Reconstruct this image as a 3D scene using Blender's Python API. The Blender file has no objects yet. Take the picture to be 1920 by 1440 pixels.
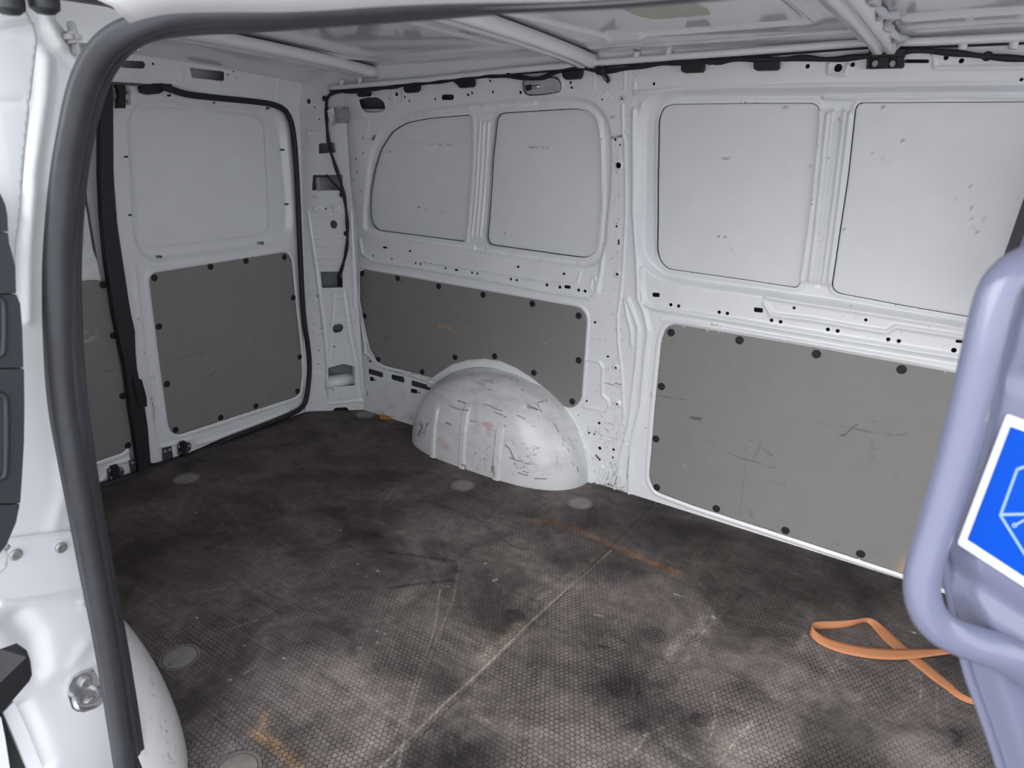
import bpy, bmesh, math, random
import numpy as np
from mathutils import Vector, Matrix
random.seed(4); RNG=np.random.default_rng(7)
sc=bpy.context.scene
COL=sc.collection
# ------------------------------------------------------------------ camera
F_PX=1276.6732; CX,CY=960.0,720.0; EYE=np.array([0,0,1.09])
_R=np.array([[0.8293446959842541,-0.03184561674896293,0.5578290346841615],
 [0.2054445779589701,0.9458155544865541,-0.2514467384528045],
 [-0.5195959012829546,0.3231389694623206,0.7909496227856636]])
AX=np.array([[r[0],r[2],-r[1]] for r in _R])     # right, down, forward in world
cam=bpy.data.cameras.new('camera'); camo=bpy.data.objects.new('camera',cam); COL.objects.link(camo)
m=np.eye(4); m[:3,0]=AX[0]; m[:3,1]=-AX[1]; m[:3,2]=-AX[2]; m[:3,3]=EYE
camo.matrix_world=Matrix(m.tolist())
cam.sensor_width=36; cam.lens=F_PX/1920*36; cam.clip_start=0.02
cam.dof.use_dof=True; cam.dof.focus_distance=2.0; cam.dof.aperture_fstop=7.0
sc.camera=camo
# ------------------------------------------------------------------ sky, sun, exposure
w=bpy.data.worlds.new('overcast_sky'); sc.world=w; w.use_nodes=True
nt=w.node_tree; bg=nt.nodes['Background']
tcn=nt.nodes.new('ShaderNodeTexCoord'); sxz=nt.nodes.new('ShaderNodeSeparateXYZ'); nt.links.new(tcn.outputs['Generated'],sxz.inputs[0])
rmp=nt.nodes.new('ShaderNodeValToRGB'); nt.links.new(sxz.outputs['Z'],rmp.inputs[0])
rmp.color_ramp.elements[0].position=0.0; rmp.color_ramp.elements[0].color=(.90,.93,1.0,1)
rmp.color_ramp.elements[1].position=0.8; rmp.color_ramp.elements[1].color=(.86,.89,.97,1)
nt.links.new(rmp.outputs[0],bg.inputs[0]); bg.inputs[1].default_value=1.35
sun=bpy.data.lights.new('sun','SUN'); sun.energy=1.3; sun.angle=math.radians(55); sun.color=(1,.97,.93)
suno=bpy.data.objects.new('sun',sun); COL.objects.link(suno); suno.rotation_euler=Vector((-.22,-.85,.42)).to_track_quat('Z','Y').to_euler()
sc.view_settings.view_transform='Standard'; sc.view_settings.look='None'; sc.view_settings.gamma=1
sc.view_settings.use_curve_mapping=False; sc.view_settings.exposure=1.12

# ------------------------------------------------------------------ helpers: projection
def project(P):
    d=P-EYE; c=d@AX.T
    return np.stack([c[...,0]/c[...,2]*F_PX+CX, c[...,1]/c[...,2]*F_PX+CY],-1)
def ray(u,v):
    return AX[0]*(u-CX)/F_PX+AX[1]*(v-CY)/F_PX+AX[2]
def on_plane(u,v,p0,n):
    d=ray(u,v); n=np.array(n,float); t=((np.array(p0)-EYE)@n)/(d@n); return EYE+d*t
def on_floor(u,v,z=0): return on_plane(u,v,(0,0,z),(0,0,1))
class Surf:
    def __init__(s,f,guess): s.f=f; s.g=guess
    def __call__(s,U,V,H=0): return s.f(np.asarray(U,float),np.asarray(V,float),H)
    def inv(s,px,h=0):
        px=np.atleast_2d(np.array(px,float)); u=np.full(len(px),s.g[0],float); v=np.full(len(px),s.g[1],float); e=1e-4
        for i in range(30):
            r=project(s(u,v,h))-px
            a=(project(s(u+e,v,h))-px-r)/e; b=(project(s(u,v+e,h))-px-r)/e
            det=a[:,0]*b[:,1]-a[:,1]*b[:,0]; det=np.where(abs(det)<1e-9,1e-9,det)
            du=(r[:,0]*b[:,1]-r[:,1]*b[:,0])/det; dv=(a[:,0]*r[:,1]-a[:,1]*r[:,0])/det
            k=np.minimum(1,.5/np.maximum(1e-9,np.hypot(du,dv)))
            u=u-du*k; v=v-dv*k
        return np.stack([u,v],1)
    def pt(s,x,y,h=0):
        q=s.inv([(x,y)],h)[0]; return s(q[0],q[1],h)
def tumble(z): return .105*np.clip((z-.72)/.64,0,2)**1.5
def zroof(x,y):
    t=np.clip((-1.98-x)/.27,0,1); return 1.375-.022*((y-1.12)/.76)**2-.05*t*t*(3-2*t)
XD=-2.245
SW=Surf(lambda u,v,h:np.stack([u,1.965-tumble(v)-h,v],-1),(-.8,.8))
SD=Surf(lambda u,v,h:np.stack([XD+h+0*u,u,v],-1),(1.4,.6))
SH=Surf(lambda u,v,h:np.stack([XD+.012+h+.03*np.clip((v-1.23)/.1,0,1),u,v],-1),(1.5,1.25))
SF=Surf(lambda u,v,h:np.stack([u,v,h+0*u],-1),(-1,1.2))
SR=Surf(lambda u,v,h:np.stack([u,v,zroof(u,v)-h],-1),(-1,1.4))
A0=on_floor(578,771); B0=on_floor(683,768); B0[1]=1.966
_b=SW.inv([(643,172)])[0]; B1=SW(_b[0],_b[1]); A1=SD.pt(557,192)
def _pil(u,v,h):
    u_=np.asarray(u)[...,None]; t=np.asarray(v/1.28)[...,None]
    a=A0*(1-t)+A1*t; b=B0*(1-t)+B1*t
    n=np.array([.86,-.5,0]); hh=np.asarray(h+0*u)[...,None]
    P=a*(1-u_)+b*u_+n*hh; P[...,2]=v; return P
A0[2]=0; B0[2]=0
SP=Surf(_pil,(.5,.6))
def nearY(z): return .40+tumble(z)

# ------------------------------------------------------------------ helpers: objects
def tag(o,label=None,cat=None,group=None,kind=None):
    if label: o['label']=label
    if cat: o['category']=cat
    if group: o['group']=group
    if kind: o['kind']=kind
    return o
def link(name,me,mat=None,parent=None):
    o=bpy.data.objects.new(name,me); COL.objects.link(o)
    if mat and me is not None and not me.materials: me.materials.append(mat)
    if parent: o.parent=parent
    return o
def empty(name,loc=(0,0,0)):
    o=bpy.data.objects.new(name,None); COL.objects.link(o); o.location=loc; o.empty_display_size=.05; return o
def fastmesh(name,V,Q,smooth=True,paint=None):
    me=bpy.data.meshes.new(name); n=len(V); k=Q.shape[1]
    me.vertices.add(n); me.vertices.foreach_set('co',np.ascontiguousarray(V,dtype=np.float32).ravel())
    me.loops.add(Q.size); me.loops.foreach_set('vertex_index',np.ascontiguousarray(Q,dtype=np.int32).ravel())
    me.polygons.add(len(Q)); me.polygons.foreach_set('loop_start',np.arange(0,Q.size,k,dtype=np.int32))
    me.update(calc_edges=True)
    me.polygons.foreach_set('use_smooth',np.full(len(Q),smooth))
    if paint is not None:
        a=me.color_attributes.new('paint','FLOAT_COLOR','POINT')
        c=np.ones((n,4),np.float32); c[:,:paint.shape[1]]=paint; a.data.foreach_set('color',c.ravel())
    return me
def bm_obj(name,bm,mat,parent=None,smooth=False,angle=None):
    me=bpy.data.meshes.new(name); bmesh.ops.recalc_face_normals(bm,faces=bm.faces); bm.to_mesh(me); bm.free()
    if smooth: me.polygons.foreach_set('use_smooth',np.full(len(me.polygons),True))
    o=link(name,me,mat,parent)
    if smooth and angle:
        me.set_sharp_from_angle(angle=math.radians(angle))
    return o
class Poly:
    def __init__(s,pts,closed=True):
        s.p=np.array(pts,float); s.closed=closed
        s.lo=s.p.min(0); s.hi=s.p.max(0)
    def dist(s,U,V,m=.06,signed=True):
        out=np.full(U.shape,1e4)
        M=(U>s.lo[0]-m)&(U<s.hi[0]+m)&(V>s.lo[1]-m)&(V<s.hi[1]+m)
        if not M.any(): return out
        x=U[M]; y=V[M]; d=np.full(x.shape,1e8); ins=np.zeros(x.shape,bool)
        P=s.p; n=len(P); rng=range(n if s.closed else n-1)
        for i in rng:
            a=P[i]; b=P[(i+1)%n]; e=b-a; L=e@e
            if L<1e-14: continue
            t=np.clip(((x-a[0])*e[0]+(y-a[1])*e[1])/L,0,1)
            d=np.minimum(d,(x-a[0]-t*e[0])**2+(y-a[1]-t*e[1])**2)
            if s.closed and signed and a[1]!=b[1]:
                c=((a[1]>y)!=(b[1]>y))&(x<(b[0]-a[0])*(y-a[1])/(b[1]-a[1])+a[0]); ins^=c
        d=np.sqrt(d)
        if s.closed and signed: d=np.where(ins,-d,d)
        out[M]=d
        return out
    sd=dist
class Circ:
    def __init__(s,c,r,ry=None): s.c=c; s.r=r; s.ry=ry or r
    def sd(s,U,V,m=.06):
        out=np.full(U.shape,9.0); M=(abs(U-s.c[0])<s.r+m)&(abs(V-s.c[1])<s.ry+m)
        x=U[M]-s.c[0]; y=(V[M]-s.c[1])*s.r/s.ry; out[M]=np.hypot(x,y)-s.r; return out
def fillet(P,r,n=4):
    P=np.array(P,float); out=[]; N=len(P)
    for i in range(N):
        a,b,c=P[i-1],P[i],P[(i+1)%N]; u=a-b; v=c-b; lu=np.linalg.norm(u); lv=np.linalg.norm(v)
        k=min(r,lu*.48,lv*.48); p=b+u/lu*k; q=b+v/lv*k
        for t in np.linspace(0,1,n+1): out.append(p*(1-t)**2+b*2*t*(1-t)+q*t*t)
    return np.array(out)
def chaikin(P,it=2,closed=False):
    P=np.array(P,float)
    for _ in range(it):
        if closed: Q=np.roll(P,-1,0); P=np.stack([.75*P+.25*Q,.25*P+.75*Q],1).reshape(-1,P.shape[1])
        else:
            Q=np.stack([.75*P[:-1]+.25*P[1:],.25*P[:-1]+.75*P[1:]],1).reshape(-1,P.shape[1]); P=np.vstack([P[:1],Q,P[-1:]])
    return P
def resample(P,n):
    P=np.array(P,float); s=np.r_[0,np.cumsum(np.linalg.norm(np.diff(P,axis=0),axis=1))]
    t=np.linspace(0,s[-1],n); return np.stack([np.interp(t,s,P[:,k]) for k in range(P.shape[1])],1)
def sstep(x): x=np.clip(x,0,1); return x*x*(3-2*x)
class Relief:
    def __init__(s): s.ops=[]
    def emboss(s,poly,depth,blend=.010,off=0): s.ops.append(('e',poly,depth,blend,off))
    def ridge(s,pl,hw,ht): s.ops.append(('r',pl,hw,ht))
    def __call__(s,U,V):
        H=np.zeros(U.shape)
        for o in s.ops:
            if o[0]=='e':
                d=o[1].sd(U,V,m=.03+o[3]); H+=o[2]*sstep(.5-(d-o[4])/o[3])
            elif o[0]=='b':
                d=o[1].dist(U,V,m=o[2]+.01,signed=False); H+=o[3]*sstep((o[2]-d)/.004+.5)
            else:
                d=o[1].dist(U,V,m=o[2]*3,signed=False); H+=o[3]*np.exp(-(d/o[2])**2)
        return H
def sheet(name,S,box,cell,mat,parent=None,relief=None,cuts=(),keep=None,paint=None,thick=0,h0=0,soft=True):
    u0,u1,v0,v1=box; nu=max(2,int(round((u1-u0)/cell))+1); nv=max(2,int(round((v1-v0)/cell))+1)
    U,V=np.meshgrid(np.linspace(u0,u1,nu),np.linspace(v0,v1,nv),indexing='ij'); U=U.copy();V=V.copy()
    small=[c for c in cuts if isinstance(c,Circ) or max(c.hi-c.lo)<.075]
    shapes=[c for c in cuts if c not in small]
    def D(x,y):
        d=np.full(x.shape,9.0)
        for c in shapes: d=np.minimum(d,c.sd(x,y,m=3*cell))
        if keep is not None: d=np.minimum(d,-keep.sd(x,y,m=10))
        return d
    if shapes or keep is not None:
        for it in range(3):
            d=D(U,V); M=abs(d)<(.62*cell if it==0 else .25*cell); x=U[M];y=V[M]; e=cell*.05
            gx=(D(x+e,y)-D(x-e,y))/(2*e); gy=(D(x,y+e)-D(x,y-e))/(2*e); g=np.maximum(.3,np.hypot(gx,gy))
            U[M]=x-d[M]*gx/g**2; V[M]=y-d[M]*gy/g**2
        cu=(U[:-1,:-1]+U[1:,:-1]+U[:-1,1:]+U[1:,1:])/4; cv=(V[:-1,:-1]+V[1:,:-1]+V[:-1,1:]+V[1:,1:])/4
        ok=D(cu,cv)>-.0*cell
    else: ok=np.ones((nu-1,nv-1),bool)
    if (shapes or keep is not None):
        for it in range(3):
            us=np.zeros(U.shape,bool); us[:-1,:-1]|=ok; us[1:,:-1]|=ok; us[:-1,1:]|=ok; us[1:,1:]|=ok
            M=us&(D(U,V)<-1e-5); 
            if not M.any(): break
            x=U[M];y=V[M];d=D(x,y);e=cell*.05
            gx=(D(x+e,y)-D(x-e,y))/(2*e); gy=(D(x,y+e)-D(x,y-e))/(2*e); g=np.maximum(.3,np.hypot(gx,gy)); U[M]=x-d*gx/g**2; V[M]=y-d*gy/g**2
    if small:
        dv=np.full(U.shape,9.0)
        for c in small: dv=np.minimum(dv,c.sd(U,V,m=4*cell))
        ok&=(dv[:-1,:-1]>0)&(dv[1:,:-1]>0)&(dv[:-1,1:]>0)&(dv[1:,1:]>0)
        cu=(U[:-1,:-1]+U[1:,1:])/2; cv=(V[:-1,:-1]+V[1:,1:])/2; dc=np.full(cu.shape,9.0)
        for c in small: dc=np.minimum(dc,c.sd(cu,cv,m=4*cell))
        ok&=dc>.5*cell
    H=np.full(U.shape,float(h0))
    if relief is not None: H=H+relief(U,V)
    P=S(U,V,H).reshape(-1,3); idx=np.arange(nu*nv).reshape(nu,nv)
    Q=np.stack([idx[:-1,:-1],idx[1:,:-1],idx[1:,1:],idx[:-1,1:]],-1)[ok]
    pc=paint(U,V).reshape(-1,3) if paint is not None else None
    used=np.zeros(len(P),bool); used[Q.ravel()]=True; mp=np.cumsum(used)-1
    P=P[used]; Q=mp[Q]; pc=pc[used] if pc is not None else None
    RV=[];RQ=[];nb=len(P)
    for c in small:
        if isinstance(c,Circ):
            n=16; t=np.arange(n)*2*math.pi/n; i0=np.stack([c.c[0]+c.r*np.cos(t),c.c[1]+c.ry*np.sin(t)],1); nrm=np.stack([np.cos(t),np.sin(t)],1)
        else:
            q=np.vstack([c.p,c.p[:1]]); i0=resample(q,29)[:-1]; n=len(i0); tg=np.roll(i0,-1,0)-np.roll(i0,1,0); nrm=np.stack([tg[:,1],-tg[:,0]],1); nrm/=np.maximum(1e-9,np.linalg.norm(nrm,axis=1))[:,None]
            if ((i0-i0.mean(0))*nrm).sum()<0: nrm=-nrm
        for k,(off,hh) in enumerate(((0,-.0022),(0,.0001),(0,.0001),(2.1*cell,.0001))):
            RV.append((i0+nrm*off,hh))
            if k in (1,3):
                b0=nb+(k-1)*n; b1=nb+k*n; j=np.arange(n); RQ.append(np.stack([b0+j,b0+(j+1)%n,b1+(j+1)%n,b1+j],1))
        nb+=4*n
    if RV:
        uv=np.concatenate([r[0] for r in RV]); hh=np.concatenate([np.full(len(r[0]),r[1]) for r in RV])
        uv_=np.clip(uv,[u0,v0],[u1,v1]); U2,V2=uv_[:,0],uv_[:,1]
        h2=hh+h0+(relief(U2,V2) if relief is not None else 0)
        P=np.vstack([P,S(U2,V2,h2)]); Q=np.vstack([Q]+RQ)
        if pc is not None: pc=np.vstack([pc,paint(U2,V2)])
    me=fastmesh(name,P,Q,True,pc)
    o=link(name,me,mat,parent)
    if thick:
        md=o.modifiers.new('thickness','SOLIDIFY'); md.thickness=thick; md.offset=0
    return o
def tube(name,P,r,mat,parent=None,n=10,closed=False,smooth=True,flat=1.0):
    P=np.array(P,float); N=len(P); T=np.gradient(P,axis=0); T/=np.linalg.norm(T,axis=1)[:,None]
    ref=np.array([0,0,1.]) if abs(T[0][2])<.9 else np.array([1.,0,0]); V=[]
    rr=np.broadcast_to(r,(N,))
    a=np.cross(T[0],ref); a/=np.linalg.norm(a)
    for i in range(N):
        a=a-T[i]*(a@T[i]); a/=np.linalg.norm(a); b=np.cross(T[i],a)
        for k in range(n):
            t=2*math.pi*k/n; V.append(P[i]+rr[i]*(math.cos(t)*a+flat*math.sin(t)*b))
    Q=[]
    for i in range(N-1):
        for k in range(n): Q.append((i*n+k,i*n+(k+1)%n,(i+1)*n+(k+1)%n,(i+1)*n+k))
    me=bpy.data.meshes.new(name); me.from_pydata([tuple(v) for v in V],[],Q+[tuple(range(n))[::-1],tuple((N-1)*n+k for k in range(n))])
    me.polygons.foreach_set('use_smooth',np.full(len(me.polygons),smooth))
    return link(name,me,mat,parent)
def loft(name,rows,mat,parent=None,thick=0,smooth=True,cap=False):
    rows=[np.array(r,float) for r in rows]; n=len(rows[0]); m_=len(rows)
    V=np.concatenate(rows); idx=np.arange(n*m_).reshape(m_,n)
    Q=np.stack([idx[:-1,:-1],idx[1:,:-1],idx[1:,1:],idx[:-1,1:]],-1).reshape(-1,4)
    o=link(name,fastmesh(name,V,Q,smooth),mat,parent)
    if thick: md=o.modifiers.new('thickness','SOLIDIFY'); md.thickness=thick; md.offset=0
    return o
def prism_mesh(name,pts,normal,depth,bev=0):
    """pts: 3-D outline; extruded along -normal by depth, front rim bevelled"""
    bm=bmesh.new(); n=Vector(normal).normalized()
    f=bm.faces.new([bm.verts.new(Vector(p)) for p in pts])
    r=bmesh.ops.extrude_face_region(bm,geom=[f])
    vs=[g for g in r['geom'] if isinstance(g,bmesh.types.BMVert)]
    bmesh.ops.translate(bm,verts=vs,vec=n*depth)
    if bev:
        vset=set(vs); es=[e for e in bm.edges if e.verts[0] in vset and e.verts[1] in vset]
        bmesh.ops.bevel(bm,geom=es,offset=bev,segments=2,affect='EDGES')
    return bm
def prism(name,pts,normal,depth,mat,parent=None,bev=0):
    return bm_obj(name,prism_mesh(name,pts,normal,depth,bev),mat,parent)
def frame(n,up=(0,0,1)):
    n=Vector(n).normalized(); x=Vector(up).cross(n).normalized(); y=n.cross(x); return Matrix((x,y,n)).transposed()
def lathe_mesh(name,prof,seg=20):
    V=[];Q=[]
    for (r,z) in prof:
        for k in range(seg): V.append((r*math.cos(2*math.pi*k/seg),r*math.sin(2*math.pi*k/seg),z))
    for i in range(len(prof)-1):
        for k in range(seg): Q.append((i*seg+k,i*seg+(k+1)%seg,(i+1)*seg+(k+1)%seg,(i+1)*seg+k))
    Q.append(tuple((len(prof)-1)*seg+k for k in range(seg)))
    me=bpy.data.meshes.new(name); me.from_pydata(V,[],Q); me.polygons.foreach_set('use_smooth',np.full(len(me.polygons),True))
    me.set_sharp_from_angle(angle=math.radians(35)); return me
def put(name,me,mat,loc,n,parent=None,up=(0,0,1),scale=1):
    if not me.materials: me.materials.append(mat)
    o=link(name,me,None,parent); M=frame(n,up).to_4x4(); M.translation=Vector(loc); o.matrix_basis=M@Matrix.Scale(scale,4); return o
def box_bm(bm,c,s,rot=None,bev=0):
    r=bmesh.ops.create_cube(bm,size=1); vs=r['verts']
    bmesh.ops.scale(bm,vec=s,verts=vs)
    if bev:
        es=list({e for v in vs for e in v.link_edges}); rb=bmesh.ops.bevel(bm,geom=es,offset=bev,segments=2,affect='EDGES'); vs=list({v for f in rb['faces'] for v in f.verts}|{v for v in vs if v.is_valid})
    if rot is not None: bmesh.ops.rotate(bm,matrix=rot,verts=vs,cent=(0,0,0))
    bmesh.ops.translate(bm,vec=c,verts=vs)

# ------------------------------------------------------------------ materials
def newmat(name):
    m=bpy.data.materials.new(name); m.use_nodes=True; return m,m.node_tree,m.node_tree.nodes['Principled BSDF']
def N(nt,t,**k):
    n=nt.nodes.new(t)
    for a,b in k.items(): setattr(n,a,b)
    return n
def MA(nt,op,a,b=None,c=None,clamp=False):
    n=nt.nodes.new('ShaderNodeMath'); n.operation=op; n.use_clamp=clamp
    for i,x in enumerate((a,b,c)):
        if x is None: continue
        if isinstance(x,(int,float)): n.inputs[i].default_value=x
        else: nt.links.new(x,n.inputs[i])
    return n.outputs[0]
def plain(name,col,rough=.5,metal=0,coat=0,noise=.0,scale=40,bump=0,spec=.5):
    m,nt,p=newmat(name); p.inputs['Roughness'].default_value=rough; p.inputs['Metallic'].default_value=metal
    p.inputs['Coat Weight'].default_value=coat; p.inputs['Specular IOR Level'].default_value=spec
    tc=N(nt,'ShaderNodeTexCoord'); nz=N(nt,'ShaderNodeTexNoise'); nz.inputs['Scale'].default_value=scale; nz.inputs['Detail'].default_value=4
    nt.links.new(tc.outputs['Object'],nz.inputs['Vector'])
    mx=N(nt,'ShaderNodeMix',data_type='RGBA'); nt.links.new(nz.outputs['Fac'],mx.inputs[0])
    mx.inputs[6].default_value=tuple(c*(1-noise) for c in col)+(1,); mx.inputs[7].default_value=tuple(min(1,c*(1+noise)) for c in col)+(1,)
    nt.links.new(mx.outputs[2],p.inputs['Base Color'])
    if bump:
        b=N(nt,'ShaderNodeBump'); b.inputs['Strength'].default_value=bump; b.inputs['Distance'].default_value=.002
        nt.links.new(nz.outputs['Fac'],b.inputs['Height']); nt.links.new(b.outputs[0],p.inputs['Normal'])
    return m
def painted(name,rough=.3,coat=.3,nz_amt=.05,orange=.04,speck=0.0,metal=0,dark=(.1,.1,.11)):
    """base colour from the painted wear attribute, with fine grime noise"""
    m,nt,p=newmat(name); at=N(nt,'ShaderNodeAttribute',attribute_name='paint')
    tc=N(nt,'ShaderNodeTexCoord'); nz=N(nt,'ShaderNodeTexNoise'); nz.inputs['Scale'].default_value=14; nz.inputs['Detail'].default_value=7
    nt.links.new(tc.outputs['Object'],nz.inputs['Vector'])
    k=MA(nt,'MULTIPLY_ADD',nz.outputs['Fac'],2*nz_amt,1-nz_amt)
    sp=N(nt,'ShaderNodeVectorMath',operation='SCALE'); nt.links.new(at.outputs['Color'],sp.inputs[0]); nt.links.new(k,sp.inputs['Scale'])
    out=sp.outputs[0]
    if speck:
        n2=N(nt,'ShaderNodeTexNoise'); n2.inputs['Scale'].default_value=150; n2.inputs['Detail'].default_value=2
        nt.links.new(tc.outputs['Object'],n2.inputs['Vector'])
        s=MA(nt,'GREATER_THAN',n2.outputs['Fac'],.73); s=MA(nt,'MULTIPLY',s,speck)
        mx=N(nt,'ShaderNodeMix',data_type='RGBA'); nt.links.new(s,mx.inputs[0]); nt.links.new(out,mx.inputs[6]); mx.inputs[7].default_value=dark+(1,); out=mx.outputs[2]
    nt.links.new(out,p.inputs['Base Color'])
    p.inputs['Roughness'].default_value=rough; p.inputs['Coat Weight'].default_value=coat; p.inputs['Coat Roughness'].default_value=.12
    n3=N(nt,'ShaderNodeTexNoise'); n3.inputs['Scale'].default_value=260; nt.links.new(tc.outputs['Object'],n3.inputs['Vector'])
    b=N(nt,'ShaderNodeBump'); b.inputs['Strength'].default_value=orange; b.inputs['Distance'].default_value=.001
    nt.links.new(n3.outputs['Fac'],b.inputs['Height']); nt.links.new(b.outputs[0],p.inputs['Normal'])
    return m
WHITE=(.80,.81,.825)
M_white=plain('white_paint',WHITE,.28,coat=.35,noise=.02,scale=6)
M_wall=painted('scuffed_white_paint',speck=.10)
M_arch=painted('worn_white_paint',rough=.32,coat=.3,nz_amt=.09,speck=.35)
M_lin=painted('grey_lining_board',rough=.55,coat=0,nz_amt=.06,orange=.15)
M_roof=plain('glossy_roof_paint',WHITE,.11,coat=.5,noise=.02,scale=5)
M_black=plain('black_plastic',(.010,.010,.012),.6,noise=.2,scale=60)
M_cable=plain('black_tape',(.010,.010,.014),.6,noise=.3,scale=120,bump=.3)
M_rub=plain('black_rubber',(.035,.037,.043),.42,noise=.25,scale=50,bump=.15,spec=.5)
M_cavshade=plain('cavity_shade_grey',(.22,.225,.235),.5,noise=.1)  # darkened grey paints in the shade of the cavities behind the holes
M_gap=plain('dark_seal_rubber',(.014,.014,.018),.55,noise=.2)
M_zinc=plain('zinc_steel',(.42,.42,.42),.42,metal=.75,noise=.2,scale=90)
M_steel=plain('bright_steel',(.62,.62,.64),.3,metal=.9,noise=.1,scale=60)
M_dkst=plain('dark_steel',(.10,.10,.10),.45,metal=.6,noise=.3,scale=90)
M_peg=plain('white_nylon',(.7,.7,.68),.5,noise=.03)
M_trim=plain('dark_grey_trim',(.026,.028,.034),.5,noise=.12,scale=300,bump=.1)
M_lav=plain('blue_grey_plastic',(.155,.165,.245),.28,coat=.35,noise=.06,scale=12)
M_blue=plain('blue_print',(.0,.06,.44),.6,spec=.15,noise=.02)
M_wht=plain('white_print',(.66,.68,.72),.5,noise=.01)
M_pale=plain('pale_blue_print',(.25,.40,.68),.5,noise=.01)
M_lid=plain('grey_lid_plastic',(.24,.22,.20),.5,noise=.3,scale=30)
M_lidr=plain('grey_lid_rim',(.16,.145,.135),.5,noise=.3,scale=30)
M_rust=plain('orange_stained_foam',(.42,.22,.06),.8,noise=.3,scale=50,bump=.5)
M_orange=plain('orange_webbing',(.52,.215,.095),.65,noise=.12,scale=30,bump=.2)
M_beige=plain('beige_damping_pad',(.52,.50,.43),.6,noise=.1)
M_ground=plain('light_paving',(.42,.41,.40),.9,noise=.3,scale=8)
M_frost=plain('frosted_lamp_lens',(.40,.40,.41),.2,noise=.3,scale=25,bump=.2,coat=.4)
M_seal=plain('sealant',(.55,.56,.58),.5,noise=.2,scale=60,bump=.5)

def brk(x,y,br):
    a=np.sin(x*1310+2*np.sin(y*690)+1)*np.sin(y*1170+2*np.sin(x*730)); b=np.sin(x*410+1.5*np.sin(y*300))*np.sin(y*370+1.3*np.sin(x*260)+2)
    n=.5+.32*a+.34*b
    return sstep((n-br*.95)/.22+.5)
def strokes_paint(S,base,lst,extra=None):
    """returns paint(U,V); lst of (pixel polyline, half width m, colour, alpha, broken)"""
    pre=[]
    for (px,hw,c,a,br) in lst:
        pre.append((Poly(S.inv(px),closed=False),hw,np.array(c),a,br))
    def f(U,V):
        C=np.empty(U.shape+(3,)); C[:]=base
        if extra: C=extra(U,V,C)
        for P,hw,c,a,br in pre:
            d=P.dist(U,V,m=hw*2.5,signed=False); k=a*np.exp(-(d/hw)**2)
            if br:
                M=k>.01; r=np.zeros(U.shape); r[M]=brk(U[M],V[M],br); k=k*r
            C=C*(1-k[...,None])+c*k[...,None]
        return C
    return f
DK=(.07,.065,.065)
def scatter(S,pxbox,n,L,dirn,c=DK,a=.7,hw=.0012,br=.35,spread=.35):
    out=[]; x0,y0,x1,y1=pxbox
    for i in range(n):
        x=random.uniform(x0,x1); y=random.uniform(y0,y1); an=dirn+random.gauss(0,spread); l=random.uniform(.3,1)*L
        dx,dy=math.cos(an)*l,math.sin(an)*l
        out.append(([(x,y),(x+dx*.5+random.uniform(-1,1),y+dy*.5+random.uniform(-1,1)),(x+dx,y+dy)],hw*random.uniform(.7,1.5),c,a*random.uniform(.4,1),br))
    return out

# ================================================================== STRUCTURE
def C5(l,s=3.0,ox=560,oy=440): return [(ox+x/s,oy+y/s) for x,y in l]
def C2(l): return C5(l,3.0,560,0)
def C6(l): return C5(l,1920/760,1160,480)
def C3(l): return C5(l,1920/760,1160,0)
def C4(l): return C5(l,3.0,0,480)
def C1(l): return C5(l,3.0,0,0)
def CP(l): return C5(l,3.6,560,380)
def CB(l): return C5(l,834/220,1060,560)      # crop of the middle pillar, lower
def CT(l): return C5(l,4.8,1080,100)          # crop of the middle pillar, upper

# ---- far side wall -------------------------------------------------
rel=Relief()
w1=SW.inv(C2([(365,1290),(372,1150),(395,920),(430,790),(490,710),(560,665),(640,638),(790,608),(950,588),(1180,568),(1400,556),(1580,556),(1670,590),(1725,660),(1747,740),(1752,900),(1745,1100),(1725,1280)])+C5([(1722,60),(1700,140),(1640,183),(1500,172),(1250,135),(1000,100),(800,65),(600,33),(480,12),(410,-20)]))
w1=fillet(w1,.03)
w2=SW.inv(C3([(98,1200),(95,900),(92,640),(100,560),(130,500),(190,455),(290,432),(950,425),(1920,415)])+[(2050,166),(2200,700)]+C6([(1900,385),(1660,335),(1400,290),(1000,225),(700,180),(400,140),(220,110),(140,60)]))
w2=fillet(w2,.04)
W1=Poly(w1); W2=Poly(w2)
rel.emboss(W1,-.012,.016); rel.emboss(W2,-.020,.022)
rel.emboss(W2,.006,.012,off=-.045); rel.emboss(W1,.004,.010,off=-.030)
o1L=fillet(SW.inv([(692,400),(693,360),(700,320),(712,280),(733,247),(760,230),(800,222),(843,218),(883,215),(888,222),(888,300),(882,380),(875,452),(868,453),(707,432),(696,420)],h=-.01),.02)
o1R=fillet(SW.inv([(912,447),(922,300),(930,222),(938,212),(1000,208),(1080,203),(1107,208),(1123,228),(1128,267),(1129,370),(1123,460),(1118,475),(1100,484),(1060,479),(918,459)],h=-.01),.02)
o2L=fillet(SW.inv([(1235,222),(1243,201),(1259,195),(1400,193),(1528,193),(1537,203),(1536,240),(1525,350),(1512,455),(1500,534),(1492,540),(1380,523),(1251,505),(1237,490),(1232,470),(1233,350)],h=-.014),.02)
o2R=fillet(SW.inv([(1604,200),(1612,192),(1750,191),(1920,190),(2040,189),(2080,640),(1817,595),(1700,575),(1568,550),(1559,538),(1575,430),(1590,330)],h=-.014),.02)
OP=[Poly(o) for o in (o1L,o1R,o2L,o2R)]
for o in OP: rel.emboss(o,.003,.006,off=.010)
def rl(S,R,px,hw,ht,h=0): R.ridge(Poly(S.inv(px,h),closed=False),hw,ht)
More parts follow.
